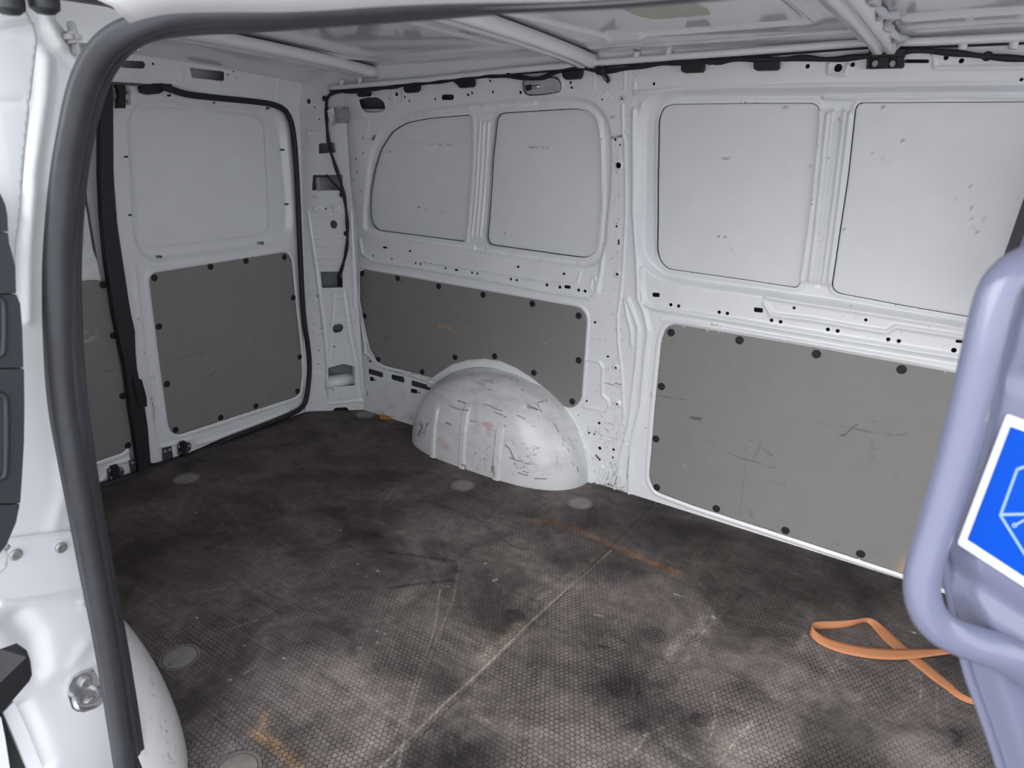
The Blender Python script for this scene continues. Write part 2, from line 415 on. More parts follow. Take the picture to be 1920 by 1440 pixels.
# beads on the two window bars
for l in ([(1015,690),(968,1330)],[(1062,690),(1015,1330)],[(1035,690),(992,1330)]): rl(SW,rel,C2(l),.0045,.0065)
for l in ([(985,540),(900,1330)],[(1012,530),(925,1335)],[(1062,530),(960,1340)],[(1090,540),(990,1330)]): rl(SW,rel,C3(l),.005,.008)
rl(SW,rel,C3([(1037,540),(943,1335)]),.011,-.008)
# window frame tabs along the top and bottom of the left window
for cx,cy in ((660,645),(818,622),(985,603),(1163,592),(1352,578)):
    rel.emboss(Poly(SW.inv(C2([(cx-32,cy-14),(cx+32,cy-20),(cx+32,cy+8),(cx-32,cy+14)]))),-.004,.004)
for cx,cy in ((555,-90),(690,-60),(845,-45),(1010,85),(1160,112),(1320,138),(1530,160)):
    if cy>0: rel.emboss(Poly(SW.inv(C5([(cx-30,cy-18),(cx+30,cy-8),(cx+28,cy+14),(cx-32,cy+4)]))),-.004,.004)
# belt-line shapes
rl(SW,rel,C5([(345,30),(360,110),(420,150),(700,190),(1100,260),(1400,320),(1640,357),(1680,330),(1705,180),(1712,60)]),.006,.006)
rl(SW,rel,C5([(1640,300),(1652,250),(1670,240),(1678,300),(1665,320),(1645,312)]),.003,.004)
rl(SW,rel,C5([(700,152),(1100,210),(1400,262),(1570,262),(1585,210)]),.004,.004)
rl(SW,rel,C6([(110,60),(108,150),(118,220),(160,245),(500,300),(1000,385),(1600,480),(1900,530)]),.007,.008)
rl(SW,rel,C6([(690,225),(725,280),(900,300),(1100,335),(1270,362),(1310,335),(1630,385)]),.005,.006)
rl(SW,rel,C6([(200,300),(500,335),(700,375),(1200,460),(1640,530),(1900,575)]),.004,.003)
rl(SW,rel,C6([(700,195),(1000,240),(1640,338)]),.006,.005)
# rim around the lining boards
p1=fillet(SW.inv(C5([(345,215),(365,194),(1580,408),(1612,440),(1622,480),(1592,920),(1562,963),(1530,975),(1480,960),(1400,880),(1300,795),(1200,740),(1100,712),(1000,706),(900,728),(820,768),(780,800),(750,802),(480,735),(440,710),(402,640),(372,510),(347,370)])),.012)
p2=fillet(SW.inv(C6([(212,375),(225,338),(262,322),(900,428),(1590,553),(2300,690)])+[(2080,1215)]+[(1690,1075),(1460,1000),(1300,948),(1228,921),(1217,896),(1228,760),(1240,640)]),.02)
rel.emboss(Poly(p1),.004,.006,off=.010); rel.emboss(Poly(p1),-.004,.005,off=.003)
rel.emboss(Poly(p2),.005,.006,off=.014); rel.emboss(Poly(p2),-.005,.005,off=.003)
# middle pillar
rl(SW,rel,CT([(525,520),(522,800),(522,1440)])+CB([(520,0),(560,80),(592,230),(570,420),(540,760),(500,920),(470,1050),(455,1380)]),.006,.010)
rl(SW,rel,CT([(600,480),(575,600),(570,1000),(566,1440)]),.008,.006)
rl(SW,rel,CB([(440,0),(480,90),(520,210),(510,420),(470,760),(450,900),(420,1020),(390,1130),(380,1250),(345,1380)]),.005,.008)
rl(SW,rel,CB([(420,0),(440,120),(468,230),(472,330)]),.004,.006)
rl(SW,rel,CT([(418,470),(422,740),(440,780),(448,1440)])+CB([(390,0),(370,120),(378,330),(400,500),(415,800),(410,890)]),.003,.005)
rl(SW,rel,CT([(528,260),(520,350),(650,350)]),.003,.003)
for l in ([(163,190),(165,330),(200,358),(260,355),(300,325),(345,355),(400,350),(436,320),(438,150)],[(520,740),(460,735),(447,700),(465,672),(520,668)]): rl(SW,rel,CT(l),.0022,.0022)
for cx,cy,r in ((307,410,32),(470,600,27),(542,450,20),(522,170,30)):
    rl(SW,rel,CT([(cx+r*math.cos(t),cy+1.15*r*math.sin(t)) for t in np.linspace(0,6.28,13)]),.0018,-.0022)
rl(SW,rel,CB([(145,430),(240,450),(268,490),(262,680),(300,720),(315,760),(290,800),(130,768)]),.004,.006)
rl(SW,rel,CB([(0,820),(70,925),(140,1050),(190,1220)]),.003,.003)
rl(SW,rel,CB([(75,925),(250,975),(420,1022),(470,1025)]),.0022,-.004)
rl(SW,rel,CB([(262,1200),(240,1260),(222,1330)]),.006,.007)
for q in C5([(1795,222),(1786,748),(1794,952)])+C2([(1802,930)]):
    c=SW.inv([q])[0]; rel.emboss(Poly([c+np.array([math.cos(t),math.sin(t)])*.012 for t in np.linspace(0,6.1,10)]),.004,.005)
# top rail shapes
rl(SW,rel,C3([(80,440),(290,425),(960,414),(1920,408)]),.006,.006)
rl(SW,rel,C3([(1400,232),(1490,245),(1497,322),(1920,318)]),.003,.004)
rl(SW,rel,C3([(965,458),(1060,462),(1250,452),(1380,456),(1570,448),(1920,456)]),.0035,.006)
rl(SW,rel,C3([(1000,300),(995,340),(1075,352),(1085,310)]),.004,.006)
rl(SW,rel,C2([(1000,290),(1300,265),(1700,220)]),.004,.0)
rl(SW,rel,C2([(525,500),(535,580),(560,598),(585,575),(583,490)]),.0025,.003)
rl(SW,rel,C2([(285,660),(370,665),(395,700),(380,735),(290,735)]),.0022,.003)
rl(SW,rel,C2([(1262,440),(1255,510),(1300,550),(1450,530),(1485,480),(1470,430)]),.003,.003)
rl(SW,rel,C2([(240,600),(255,900),(300,1150),(320,1440)])+C5([(325,200),(340,430),(370,600),(375,660)]),.006,.006)
# wheel-arch flange on the wall
def CA(l): return C5(l,1920/380,740,660)
rel.ops.append(('b',Poly(SW.inv(CA([(340,300),(420,240),(560,150),(700,112),(850,102),(1000,125),(1150,190),(1300,290),(1450,410),(1560,520),(1650,640),(1740,790),(1800,950),(1830,1100),(1850,1230)])),closed=False),.014,.012))
if 0: rl(SW,rel,C5([(735,850),(820,775),(900,738),(1000,718),(1100,724),(1200,755),(1300,815),(1400,900),(1480,990),(1560,1100),(1610,1240),(1625,1380)]),.008,.007)
rl(SW,rel,C5([(370,660),(405,690),(440,735),(760,830)]),.004,.005)
rl(SW,rel,C5([(600,800),(603,1060)]),.002,.002)
cuts=list(OP)
def cc(S,L,r,conv):
    for q in L:
        c=S.inv(conv([q[:2]]))[0]; rr=(q[2] if len(q)>2 else r)
        cuts_.append(Circ(c,rr))
def cq(S,L,conv,rad=.003):
    for q in L: cuts_.append(Poly(fillet(S.inv(conv(q)),rad)))
def slot(cx,cy,w,h,sl=0): return [(cx-w/2,cy-h/2-sl),(cx+w/2,cy-h/2+sl),(cx+w/2,cy+h/2+sl),(cx-w/2,cy+h/2-sl)]
cuts_=cuts
cc(SW,[(510,553,.0035),(595,545),(622,567),(768,558),(975,523),(1077,455),(1092,517),(1248,520,.005),(1530,465),(360,775,.004),(363,860),(321,896),(327,965),(309,1017),(345,1077),(277,607,.003),(1707,560,.003),(1818,558,.004),(1781,785,.004),(1808,816,.003),(1802,930,.0085),(1788,1273,.0035)],.0042,C2)
cq(SW,[slot(550,530,17,20),slot(953,533,12,14),slot(1535,492,14,14),[(420,760),(437,760),(424,790),(407,790)],slot(1800,1362,9,30)],C2,.001)
cq(SW,[slot(838,547,70,32)],C2,.012); cq(SW,[[(340,560),(390,547),(445,548),(480,575),(488,612),(470,628),(420,634),(375,632),(350,600)]],C2,.006)
cc(SW,[(419,119),(523,136),(657,160),(685,165),(714,155,.003),(748,161,.003),(826,189),(975,213),(1005,218),(1194,250),(1227,256),(1396,283,.0055),(1469,295,.0055),(1575,312,.0055),(1611,318,.0055),(1795,222,.0045),(1667,493,.0045),(1739,685,.0042),(1786,748,.004),(1794,952,.004),(1620,936,.004),(1572,1015,.0025),(1690,1060,.005),(1633,1116,.003),(1661,1124,.003),(1694,1201,.0062),(1771,1209,.005),(1674,1244,.004),(1692,1264,.0045),(1767,1253,.004),(1742,1402,.0036),(434,820,.004),(679,889,.004),(400,708,.009)],.0047,C5)
cq(SW,[slot(625,92,12,12),slot(1234,181,13,13),slot(1492,220,14,14),slot(485,72,26,11,1),slot(887,199,19,11,1),slot(1512,294,34,19,2),slot(411,812,23,23,2),slot(648,880,36,24,3),slot(394,692,13,14),slot(384,893,6,28)],C5,.0015)
cq(SW,[[(393,752),(475,775),(473,805),(395,783)],[(520,785),(593,800),(595,835),(522,815)],[(635,817),(740,850),(740,877),(636,850)]],C5,.008)
cc(SW,[(247,231),(284,237),(476,266),(515,272),(724,305),(767,312),(831,246,.0042),(991,348),(1037,355),(1171,303,.0042),(1277,395),(1327,403),(1588,446,.006),(129,814,.0022)],.0052,C6)
cq(SW,[slot(177,184,34,20,1),slot(662,256,42,22,2)],C6,.003); cq(SW,[slot(1630,406,70,15,3)],C6,.006)
cc(SW,[(167,397,.004),(895,314),(1109,306),(1040,322,.009),(1551,273),(1624,288),(1908,377,.0035),(15,468,.003)],.005,C3)
cq(SW,[slot(1412,290,118,18)],C3,.008)
OR=(.62,.34,.16); TAN=(.55,.50,.42); RED=(.66,.36,.34)
st=[]
st+= [(C5([(395,760),(460,780)]),.002,DK,.5,.6),(C5([(510,762),(620,778),(700,792),(745,800)]),.0018,DK,.9,.45),(C5([(620,790),(735,818)]),.001,DK,.6,.5)]
st+= scatter(SW,(1085,800,1165,905),70,14,1.45,hw=.001,a=.6)
st+= scatter(SW,(1140,860,1160,915),18,22,1.65,hw=.0015,a=.8)
st+= scatter(SW,(1150,250,1160,500),22,12,1.6,hw=.001,a=.6)
st+= scatter(SW,(1145,590,1170,830),30,8,1.5,hw=.001,a=.6)
st+= scatter(SW,(1080,470,1170,920),60,8,0,hw=.0009,a=.5,spread=1.5)
st+= scatter(SW,(690,700,820,790),60,10,.3,hw=.001,a=.5,spread=1)
st+= scatter(SW,(700,760,800,800),20,10,.3,c=TAN,hw=.010,a=.35,spread=.3,br=0)
st+= scatter(SW,(1080,905,1160,925),26,14,.2,c=(.20,.13,.09),hw=.003,a=.8,spread=.4)
st+= [(CT([(325,760),(370,750),(415,745)]),.003,DK,.95,.15),(CT([(315,575),(345,570)]),.003,DK,.7,.4),(CB([(355,600),(400,612)]),.0018,DK,.95,.1),(CB([(275,600),(330,610),(395,635)]),.0014,DK,.7,.3),(CB([(455,1120),(442,1200),(440,1280)]),.0018,DK,.9,.2),(CB([(610,665),(618,710)]),.0012,DK,.8,.3),(CB([(245,820),(265,835)]),.0016,DK,.7,.3),(CB([(280,885),(325,888)]),.0014,DK,.6,.4),(CB([(320,810),(395,880)]),.003,(.5,.5,.5),.4,.4),(CB([(340,215),(370,218)]),.001,DK,.5,.3)]
st+= [(C6([(430,320),(455,326),(500,334)]),.002,DK,.8,.6),(C6([(770,376),(810,384)]),.001,DK,.7,.4),(C6([(150,660),(160,648)]),.001,DK,.7,.2),(C3([(1015,545),(1050,560)]),.008,(.86,.86,.86),.7,.1),(C3([(1035,555),(1040,575)]),.0014,DK,.8,.3),(C3([(985,760),(992,745)]),.001,DK,.7,.3)]
st+= scatter(SW,C3([(945,1050)])[0]+C3([(975,1200)])[0],10,10,1.5,c=(.5,.33,.33),hw=.0009,a=.5)
st+= scatter(SW,(1180,950,1760,1100),60,8,.32,hw=.0009,a=.45,spread=.5)
st+= scatter(SW,(1400,560,1800,660),25,10,.16,hw=.0008,a=.5,spread=.4)
paintW=strokes_paint(SW,WHITE,st)
wl=sheet('wall_left',SW,(-2.12,.62,-.01,1.357),.0032,M_wall,relief=rel,cuts=cuts,paint=paintW)
tag(wl,'white ribbed steel side wall behind the wheel arch, with windowless recesses','wall',kind='structure')
# blank window skins behind the openings
def blank(o,lst,h=-.022):
    P=np.array(o); lo=P.min(0)-.02; hi=P.max(0)+.02
    g=resample(np.vstack([P,P[:1]]),160); tube('window_mastic_shade',SW(g[:,0],g[:,1],-.0195),.0014,M_gap,wl,6)  # thin dark bead: mastic plus the painted-in shadow along the opening edge
    b=sheet('window_blank',SW,(lo[0],hi[0],lo[1],hi[1]),.006,M_arch if 0 else M_wall,wl,paint=strokes_paint(SW,(.77,.78,.795),lst),h0=h); return b
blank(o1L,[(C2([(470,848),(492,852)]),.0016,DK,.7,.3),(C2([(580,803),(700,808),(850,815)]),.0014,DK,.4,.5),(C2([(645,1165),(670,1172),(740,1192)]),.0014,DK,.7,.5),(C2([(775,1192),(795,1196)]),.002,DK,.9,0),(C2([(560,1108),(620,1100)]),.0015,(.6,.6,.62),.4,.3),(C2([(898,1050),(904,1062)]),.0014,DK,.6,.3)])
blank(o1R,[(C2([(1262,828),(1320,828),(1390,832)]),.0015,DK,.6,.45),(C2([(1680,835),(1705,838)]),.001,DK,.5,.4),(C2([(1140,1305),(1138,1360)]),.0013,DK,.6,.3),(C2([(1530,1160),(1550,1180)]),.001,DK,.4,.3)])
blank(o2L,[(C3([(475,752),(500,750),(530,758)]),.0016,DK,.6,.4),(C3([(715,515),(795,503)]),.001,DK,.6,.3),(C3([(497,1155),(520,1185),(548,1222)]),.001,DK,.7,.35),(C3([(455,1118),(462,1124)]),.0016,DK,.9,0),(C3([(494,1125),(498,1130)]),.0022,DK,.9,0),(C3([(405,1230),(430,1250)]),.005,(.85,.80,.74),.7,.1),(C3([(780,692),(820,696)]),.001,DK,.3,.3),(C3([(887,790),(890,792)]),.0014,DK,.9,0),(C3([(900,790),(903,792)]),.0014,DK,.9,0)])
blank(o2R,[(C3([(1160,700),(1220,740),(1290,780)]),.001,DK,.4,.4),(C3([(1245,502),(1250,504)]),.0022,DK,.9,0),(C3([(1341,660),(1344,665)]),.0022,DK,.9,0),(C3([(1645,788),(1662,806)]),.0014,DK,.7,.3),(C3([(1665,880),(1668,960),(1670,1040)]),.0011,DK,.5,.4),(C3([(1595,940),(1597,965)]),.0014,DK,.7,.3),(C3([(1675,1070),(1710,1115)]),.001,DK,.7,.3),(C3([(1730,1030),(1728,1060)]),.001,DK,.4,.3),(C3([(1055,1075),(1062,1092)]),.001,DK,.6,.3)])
sk=sheet('outer_skin',SW,(-2.3,1.3,-.02,1.36),.05,M_cavshade,wl,h0=-.085)
# lining boards with their fasteners
FAST=lathe_mesh('fastener',[(.0118,0),(.0118,.0022),(.0100,.0036),(.0070,.0036),(.0062,.0020),(.0025,.0020),(.0020,.0030)],18)
def lining(name,S,outline,marks,pts,h,n,parent,ext=None,cell=.0045,r=.0118):
    P=np.array(outline); lo=P.min(0)-.006; hi=P.max(0)+.006
    o=sheet(name,S,(lo[0],hi[0],lo[1],hi[1]),cell,M_lin,parent,keep=Poly(P),paint=strokes_paint(S,(.232,.226,.215),marks),thick=.004,h0=h)
    for q in pts:
        c=S.inv([q],h)[0]; put('fastener',FAST,M_black,S(c[0],c[1],h+.002),n,o,scale=r/.0118)
    return o
LT=(.36,.35,.32)
mk=[(C5([(790,510),(830,520),(860,530)]),.006,OR,.85,.45),(C5([(830,530),(905,550)]),.002,OR,.7,.4),(C5([(570,255),(590,268)]),.003,DK,.9,.2),(C5([(860,450),(920,480),(1005,500)]),.006,(.15,.145,.14),.5,.5),(C5([(750,345),(800,352)]),.0012,LT,.7,.3),(C5([(860,402),(910,410)]),.0014,LT,.5,.4),(C5([(850,425),(930,435)]),.0012,LT,.5,.4),(C5([(485,578),(510,584)]),.0022,DK,.8,.2),(C5([(1370,605),(1400,612)]),.003,LT,.7,.4),(C5([(1400,590),(1490,595)]),.0014,LT,.5,.5),(C5([(1090,610),(1120,612)]),.002,LT,.6,.3),(C5([(1078,650),(1080,665)]),.002,DK,.6,.2),(C5([(612,500),(618,580)]),.002,(.15,.145,.14),.5,.2),(C5([(640,300),(690,318)]),.001,LT,.4,.3),(C5([(1450,470),(1510,480)]),.001,LT,.4,.3),(C5([(440,560),(480,520)]),.001,(.13,.13,.13),.4,.3),(C5([(1050,560),(1180,585)]),.001,LT,.3,.3)]
mk+=scatter(SW,(700,540,1080,720),40,18,.2,c=LT,hw=.0008,a=.35,spread=.8)
lining('lining_panel',SW,p1,mk,C5([(360,218),(560,245),(790,290),(1040,337),(1317,388),(1577,455),(1577,706),(1541,938),(1325,776),(1105,683),(882,689),(698,771),(450,700),(375,457)]),-.0005,(0,-1,0),wl,r=.0112)
mk=[(C6([(820,755),(1000,795),(1150,825),(1290,848),(1370,843)]),.0015,(.10,.10,.10),.8,.1),(C6([(1040,848),(1068,850),(1100,820),(1130,795)]),.0016,(.05,.05,.05),.9,.05),(C6([(345,765),(362,768),(390,771)]),.0042,(.06,.06,.06),.95,0),(C6([(195,660),(230,668),(270,675),(320,680)]),.0022,(.11,.11,.11),.7,.3),(C6([(520,935),(600,962),(680,985),(740,1005)]),.0022,(.12,.12,.12),.75,.15),(C6([(570,850),(640,880),(700,920),(730,945)]),.0016,(.11,.11,.11),.7,.3),(C6([(600,880),(604,960),(590,1060),(580,1220)]),.0018,(.13,.13,.13),.6,.2),(C6([(680,880),(640,960)]),.004,(.14,.14,.14),.5,.4),(C6([(690,915),(725,945)]),.002,(.08,.08,.08),.8,.2),(C6([(415,870),(440,885),(462,902)]),.0012,(.10,.10,.10),.7,.2),(C6([(590,590),(650,625)]),.0012,LT,.5,.3),(C6([(870,825),(990,800)]),.001,(.13,.13,.13),.5,.3),(C6([(1175,770),(1210,785)]),.0012,(.11,.11,.11),.6,.3),(C6([(400,960),(440,980)]),.001,LT,.5,.3),(C6([(620,1210),(635,1240)]),.003,(.08,.08,.08),.8,.5),(C6([(480,1215),(600,1222)]),.0018,(.10,.10,.10),.6,.6),(C6([(770,1185),(772,1215)]),.001,LT,.5,.2),(C6([(1300,1040),(1325,1060)]),.0016,(.12,.12,.12),.6,.4),(C6([(1230,1405),(1240,1425)]),.004,(.08,.08,.08),.7,.6),(C6([(1030,1360),(1040,1368)]),.0018,(.06,.06,.06),.8,.2),(C6([(700,1060),(780,1080)]),.004,(.16,.16,.155),.5,.6),(C6([(310,985),(320,1000)]),.0015,(.5,.45,.38),.6,.2),(C6([(750,690),(810,700)]),.001,LT,.4,.3)]
for i in range(9): mk.append((C6([(1193,888+i*10),(1212,882+i*10)]),.0009,(.11,.11,.11),.6,.2))
for i in range(7): mk.append((C6([(715+i*11,1060+i*1.5),(722+i*11,1080)]),.0009,(.11,.11,.11),.6,.2))
mk.append(([(1685,1075),(1700,1052),(1712,1040)],.012,(.45,.33,.2),.8,.3))
mk+=scatter(SW,(1250,640,1760,1080),70,20,.3,c=LT,hw=.0008,a=.3,spread=1.2)
mk+=scatter(SW,(1250,640,1760,1080),40,14,.3,c=(.12,.12,.12),hw=.0008,a=.4,spread=1.2)
lining('lining_panel',SW,p2,mk,C6([(250,362),(574,398),(938,463),(1341,536),(204,617),(178,865),(182,1094),(464,1195),(791,1298),(1147,1409)])+[(1893,728)],-.0005,(0,-1,0),wl)

# ---- wheel arches --------------------------------------------------
def arch_y(dx,z,a1,a2,b,c):
    a=np.where(dx<0,a1,a2); rho=((abs(dx)/a)**2.15+(np.clip(z,0,9)/b)**2.0)**(1/2.05)
    return c*np.clip(1-np.clip(rho,0,1)**3.2,0,1)**(1/2.4),rho
def wheel_arch(name,S,xc,a1,a2,b,c,parent,ribs,paint,sgn):
    nt_,nr=(560,300) if sgn>0 else (200,110); th=np.linspace(0,math.pi,nt_); r=1-(1-np.linspace(0,1,nr))**1.6
    T,Rr=np.meshgrid(th,r,indexing='ij')
    a=np.where(np.cos(T)<0,a1,a2); k=(abs(np.cos(T))**2.15+np.sin(T)**2)**(-1/2.05)
    dx=Rr*a*np.cos(T)*k; z=Rr*b*np.sin(T)*k
    d=c*np.clip(1-Rr**3.2,0,1)**(1/2.4)
    for (x_,zt,zb) in ribs:
        g=np.exp(-(np.clip(abs(xc+dx-x_)-.009,0,1)/.004)**2)*sstep((zt-z)/.03)*sstep((z-zb)/.01+.5); d=d+.008*g*(Rr<.93)
    U=xc+dx
    Y=(1.967-d) if sgn>0 else (.273+d)
    P=np.stack([U,Y,z-.004],-1)
    idx=np.arange(nt_*nr).reshape(nt_,nr); Q=np.stack([idx[:-1,:-1],idx[1:,:-1],idx[1:,1:],idx[:-1,1:]],-1).reshape(-1,4)
    if sgn<0: Q=Q[(Y.reshape(-1)[Q].min(1)>.385)]
    me=fastmesh(name,P.reshape(-1,3),Q,True,paint(U,Y,z).reshape(-1,3)); return link(name,me,M_arch,parent)
def arch_paint(marks):
    pre=[(np.array(p),hw,np.array(c),a,br) for p,hw,c,a,br in marks]
    def f(U,Y,z):
        C=np.empty(U.shape+(3,)); C[:]=(.74,.742,.735); px=project(np.stack([U,Y,z],-1))
        for P,hw,c,a,br in pre:
            hw=max(hw*.85,1.0); d=Poly(P,closed=False).dist(px[...,0],px[...,1],m=hw*2.5+2,signed=False); k=a*np.exp(-(d/hw)**2)
            k=k*(brk(U*1.3,z*1.3,br) if br else 1); C=C*(1-k[...,None])+c*k[...,None]
        return C
    return f
am=[]
def asc(box,n,L,d,c=DK,a=.6,hw=.9,br=.3,spread=.4):
    x0,y0,x1,y1=box
    for i in range(n):
        x=random.uniform(x0,x1);y=random.uniform(y0,y1);t=d+random.gauss(0,spread);l=L*random.uniform(.3,1)
        am.append(([(x,y),(x+l*math.cos(t),y+l*math.sin(t))],hw*random.uniform(.7,1.4),c,a*random.uniform(.4,1),br))
for l_,h_ in (([(835,480),(900,500),(960,530),(1020,548)],1.0),([(945,560),(1000,580),(1060,610)],.8),([(1250,480),(1290,510),(1350,535)],.9),([(835,255),(880,262),(930,270)],.9),([(885,345),(910,352)],1.1),([(1205,345),(1215,355)],1.3),([(1515,670),(1540,720),(1555,745)],.9),([(1590,800),(1605,830)],.9),([(1050,870),(1090,910),(1110,960),(1130,1000)],1.3),([(1090,990),(1150,1015),(1215,1030)],.9),([(1235,1045),(1290,1052)],.9),([(1170,1135),(1220,1150),(1260,1160)],1.1),([(1220,1120),(1265,1135)],1.0),([(1325,1188),(1440,1192)],.8),([(240,650),(260,700),(225,770)],1.2),([(300,690),(320,660)],1.0),([(600,450),(680,480)],.7),([(520,500),(600,530),(700,545)],.6),([(720,640),(770,652)],.7),([(920,1070),(925,1130)],1.1),([(935,1070),(945,1170)],1.1),([(640,1060),(665,1065),(672,1105)],1.6),([(850,1000),(852,1010)],1.1),([(762,945),(765,955)],1.0),([(1165,590),(1235,625)],.6),([(1040,680),(1052,695)],.9),([(490,660),(530,680)],1.8),([(1730,1080),(1740,1130)],.9)): am.append((CA(l_),h_,DK,.95,.15))
for l_,h_,a_ in (([(840,660),(900,690)],5,.35),([(730,350),(760,370)],4,.4),([(420,820),(500,890)],6,.3),([(860,700),(950,740)],1.6,.6),([(1130,1040),(1160,1080)],2.5,.7),([(950,780),(955,880)],1.1,.7),([(1045,820),(1050,900)],1.0,.6),([(550,800),(610,825)],.9,.6)): am.append((CA(l_),h_,RED,a_,.1))
for l_,h_,a_ in (([(250,350),(500,250),(850,190),(1100,240),(1400,430)],9,.35),([(150,620),(90,750),(110,880)],8,.3),([(600,350),(900,380),(1150,480)],14,.2),([(1450,600),(1700,900),(1780,1150)],9,.3),([(1130,350),(1240,430),(1300,520)],7,.25),([(1120,1260),(1500,1320),(1740,1290)],4,.3)): am.append((CA(l_),h_,(.42,.42,.40),a_,0))
asc((905,755,950,770),4,10,.5); asc((960,825,1000,900),9,18,.4,a=.8,hw=.9,br=.45); asc((785,790,800,820),7,7,2,a=.8,hw=1,br=.4); asc((985,750,1010,765),8,20,.4,a=.8,hw=1); asc((990,840,1060,900),9,24,.05,a=.3,br=.5); asc((880,700,1000,720),14,14,.3); asc((780,790,800,815),14,10,2,a=.7)
asc((950,820,1000,900),12,14,.3,a=.6,br=.5); asc((1040,790,1080,880),10,14,1); asc((800,720,1050,880),60,10,.3,a=.35,spread=1)
asc((905,790,920,805),8,12,.4,c=RED,hw=3,a=.5); asc((820,820,840,840),6,10,.8,c=RED,hw=4,a=.35); asc((875,730,895,740),5,8,.2,c=RED,hw=3,a=.4)
asc((900,815,935,880),14,22,1.5,a=.5,c=(.45,.2,.18)); asc((800,700,950,760),26,60,.2,c=(.5,.5,.5),a=.35,hw=5,br=.1); asc((770,760,1060,880),30,40,.3,c=(.52,.52,.50),a=.28,hw=6,br=.1)
wa=wheel_arch('wheel_arch',SW,-1.318,.402,.368,.338,.195,wl,[(-1.515,.21,.0),(-1.368,.245,.0),(-1.218,.20,.0)],arch_paint(am),1)
am=[]; asc((260,1200,340,1420),30,12,1.2,a=.5); asc((300,1340,320,1430),8,12,1.0,a=.8,hw=1.3); asc((250,1160,330,1400),12,30,1,c=(.5,.5,.48),a=.3,hw=6,br=.1)

# ---- floor ---------------------------------------------------------
def hex_floor():
    m,nt,p=newmat('hex_grip_floor')
    tc=N(nt,'ShaderNodeTexCoord'); at=N(nt,'ShaderNodeAttribute',attribute_name='paint')
    S_=.0118
    mp=N(nt,'ShaderNodeVectorMath',operation='MULTIPLY_ADD'); nt.links.new(tc.outputs['Object'],mp.inputs[0])
    mp.inputs[1].default_value=(1/S_,1/S_,0); mp.inputs[2].default_value=(400,400*1.7320508,0)
    def vm(op,a,b=None):
        n=nt.nodes.new('ShaderNodeVectorMath'); n.operation=op
        for i,x in enumerate((a,b)):
            if x is None: continue
            if isinstance(x,tuple): n.inputs[i].default_value=x
            else: nt.links.new(x,n.inputs[i])
        return n
    r=(1,1.7320508,1); h=(.5,.8660254,.5)
    a=vm('SUBTRACT',vm('MODULO',mp.outputs[0],r).outputs[0],h).outputs[0]
    b=vm('SUBTRACT',vm('MODULO',vm('SUBTRACT',mp.outputs[0],h).outputs[0],r).outputs[0],h).outputs[0]
    a=vm('MULTIPLY',a,(1,1,0)).outputs[0]; b=vm('MULTIPLY',b,(1,1,0)).outputs[0]
    la=vm('LENGTH',a).outputs['Value']; lb=vm('LENGTH',b).outputs['Value']
    c=MA(nt,'LESS_THAN',lb,la); mx=N(nt,'ShaderNodeMix',data_type='VECTOR'); nt.links.new(c,mx.inputs[0]); nt.links.new(a,mx.inputs[4]); nt.links.new(b,mx.inputs[5])
    g=vm('ABSOLUTE',mx.outputs[1]).outputs[0]
    s=N(nt,'ShaderNodeSeparateXYZ'); nt.links.new(g,s.inputs[0])
    hd=MA(nt,'MAXIMUM',vm('DOT_PRODUCT',g,(.5,.8660254,0)).outputs['Value'],s.outputs[0])
    edge=MA(nt,'MULTIPLY',MA(nt,'SUBTRACT',hd,.415),18,clamp=True)            # 1 in the groove
    def noise(sc,det=5,rough=.6,dist=0):
        n=N(nt,'ShaderNodeTexNoise'); n.inputs['Scale'].default_value=sc; n.inputs['Detail'].default_value=det; n.inputs['Roughness'].default_value=rough; n.inputs['Distortion'].default_value=dist
        nt.links.new(tc.outputs['Object'],n.inputs['Vector']); return n.outputs['Fac']
    def rng(x,a0,a1,b0,b1):
        n=N(nt,'ShaderNodeMapRange'); nt.links.new(x,n.inputs[0])
        for i,v in enumerate((a0,a1,b0,b1)): n.inputs[i+1].default_value=v
        n.clamp=True; return n.outputs[0]
    big=rng(noise(4.5,6,.62,.6),.37,.64,.55,1.52)
    mid=rng(noise(30,8,.78),.3,.7,.62,1.38)
    fine=rng(noise(420,3,.7),.25,.75,.50,1.50)
    # streaky fibres of wear
    st_=N(nt,'ShaderNodeVectorMath',operation='MULTIPLY'); nt.links.new(tc.outputs['Object'],st_.inputs[0]); st_.inputs[1].default_value=(6,160,1)
    n5=N(nt,'ShaderNodeTexNoise'); n5.inputs['Scale'].default_value=1.2; n5.inputs['Detail'].default_value=4; nt.links.new(st_.outputs[0],n5.inputs['Vector'])
    streak=rng(n5.outputs['Fac'],.3,.7,.86,1.14)
    vis=rng(noise(3.2,4),.38,.60,.22,1.0)
    gr=MA(nt,'MULTIPLY',edge,MA(nt,'MULTIPLY',vis,at.outputs['Alpha']))
    k=MA(nt,'MULTIPLY',MA(nt,'MULTIPLY',big,mid),MA(nt,'MULTIPLY',fine,streak))
    k=MA(nt,'MULTIPLY',k,MA(nt,'SUBTRACT',1.0,MA(nt,'MULTIPLY',gr,.90)))
    sp=N(nt,'ShaderNodeVectorMath',operation='SCALE'); nt.links.new(at.outputs['Color'],sp.inputs[0]); nt.links.new(k,sp.inputs['Scale'])
    nt.links.new(sp.outputs[0],p.inputs['Base Color'])
    p.inputs['Roughness'].default_value=.6; p.inputs['Specular IOR Level'].default_value=.22
    bp=N(nt,'ShaderNodeBump'); bp.inputs['Strength'].default_value=.45; bp.inputs['Distance'].default_value=.0012
    nt.links.new(MA(nt,'ADD',MA(nt,'MULTIPLY',gr,-1),MA(nt,'MULTIPLY',fine,.25)),bp.inputs['Height']); nt.links.new(bp.outputs[0],p.inputs['Normal'])
    return m
M_floor=hex_floor()
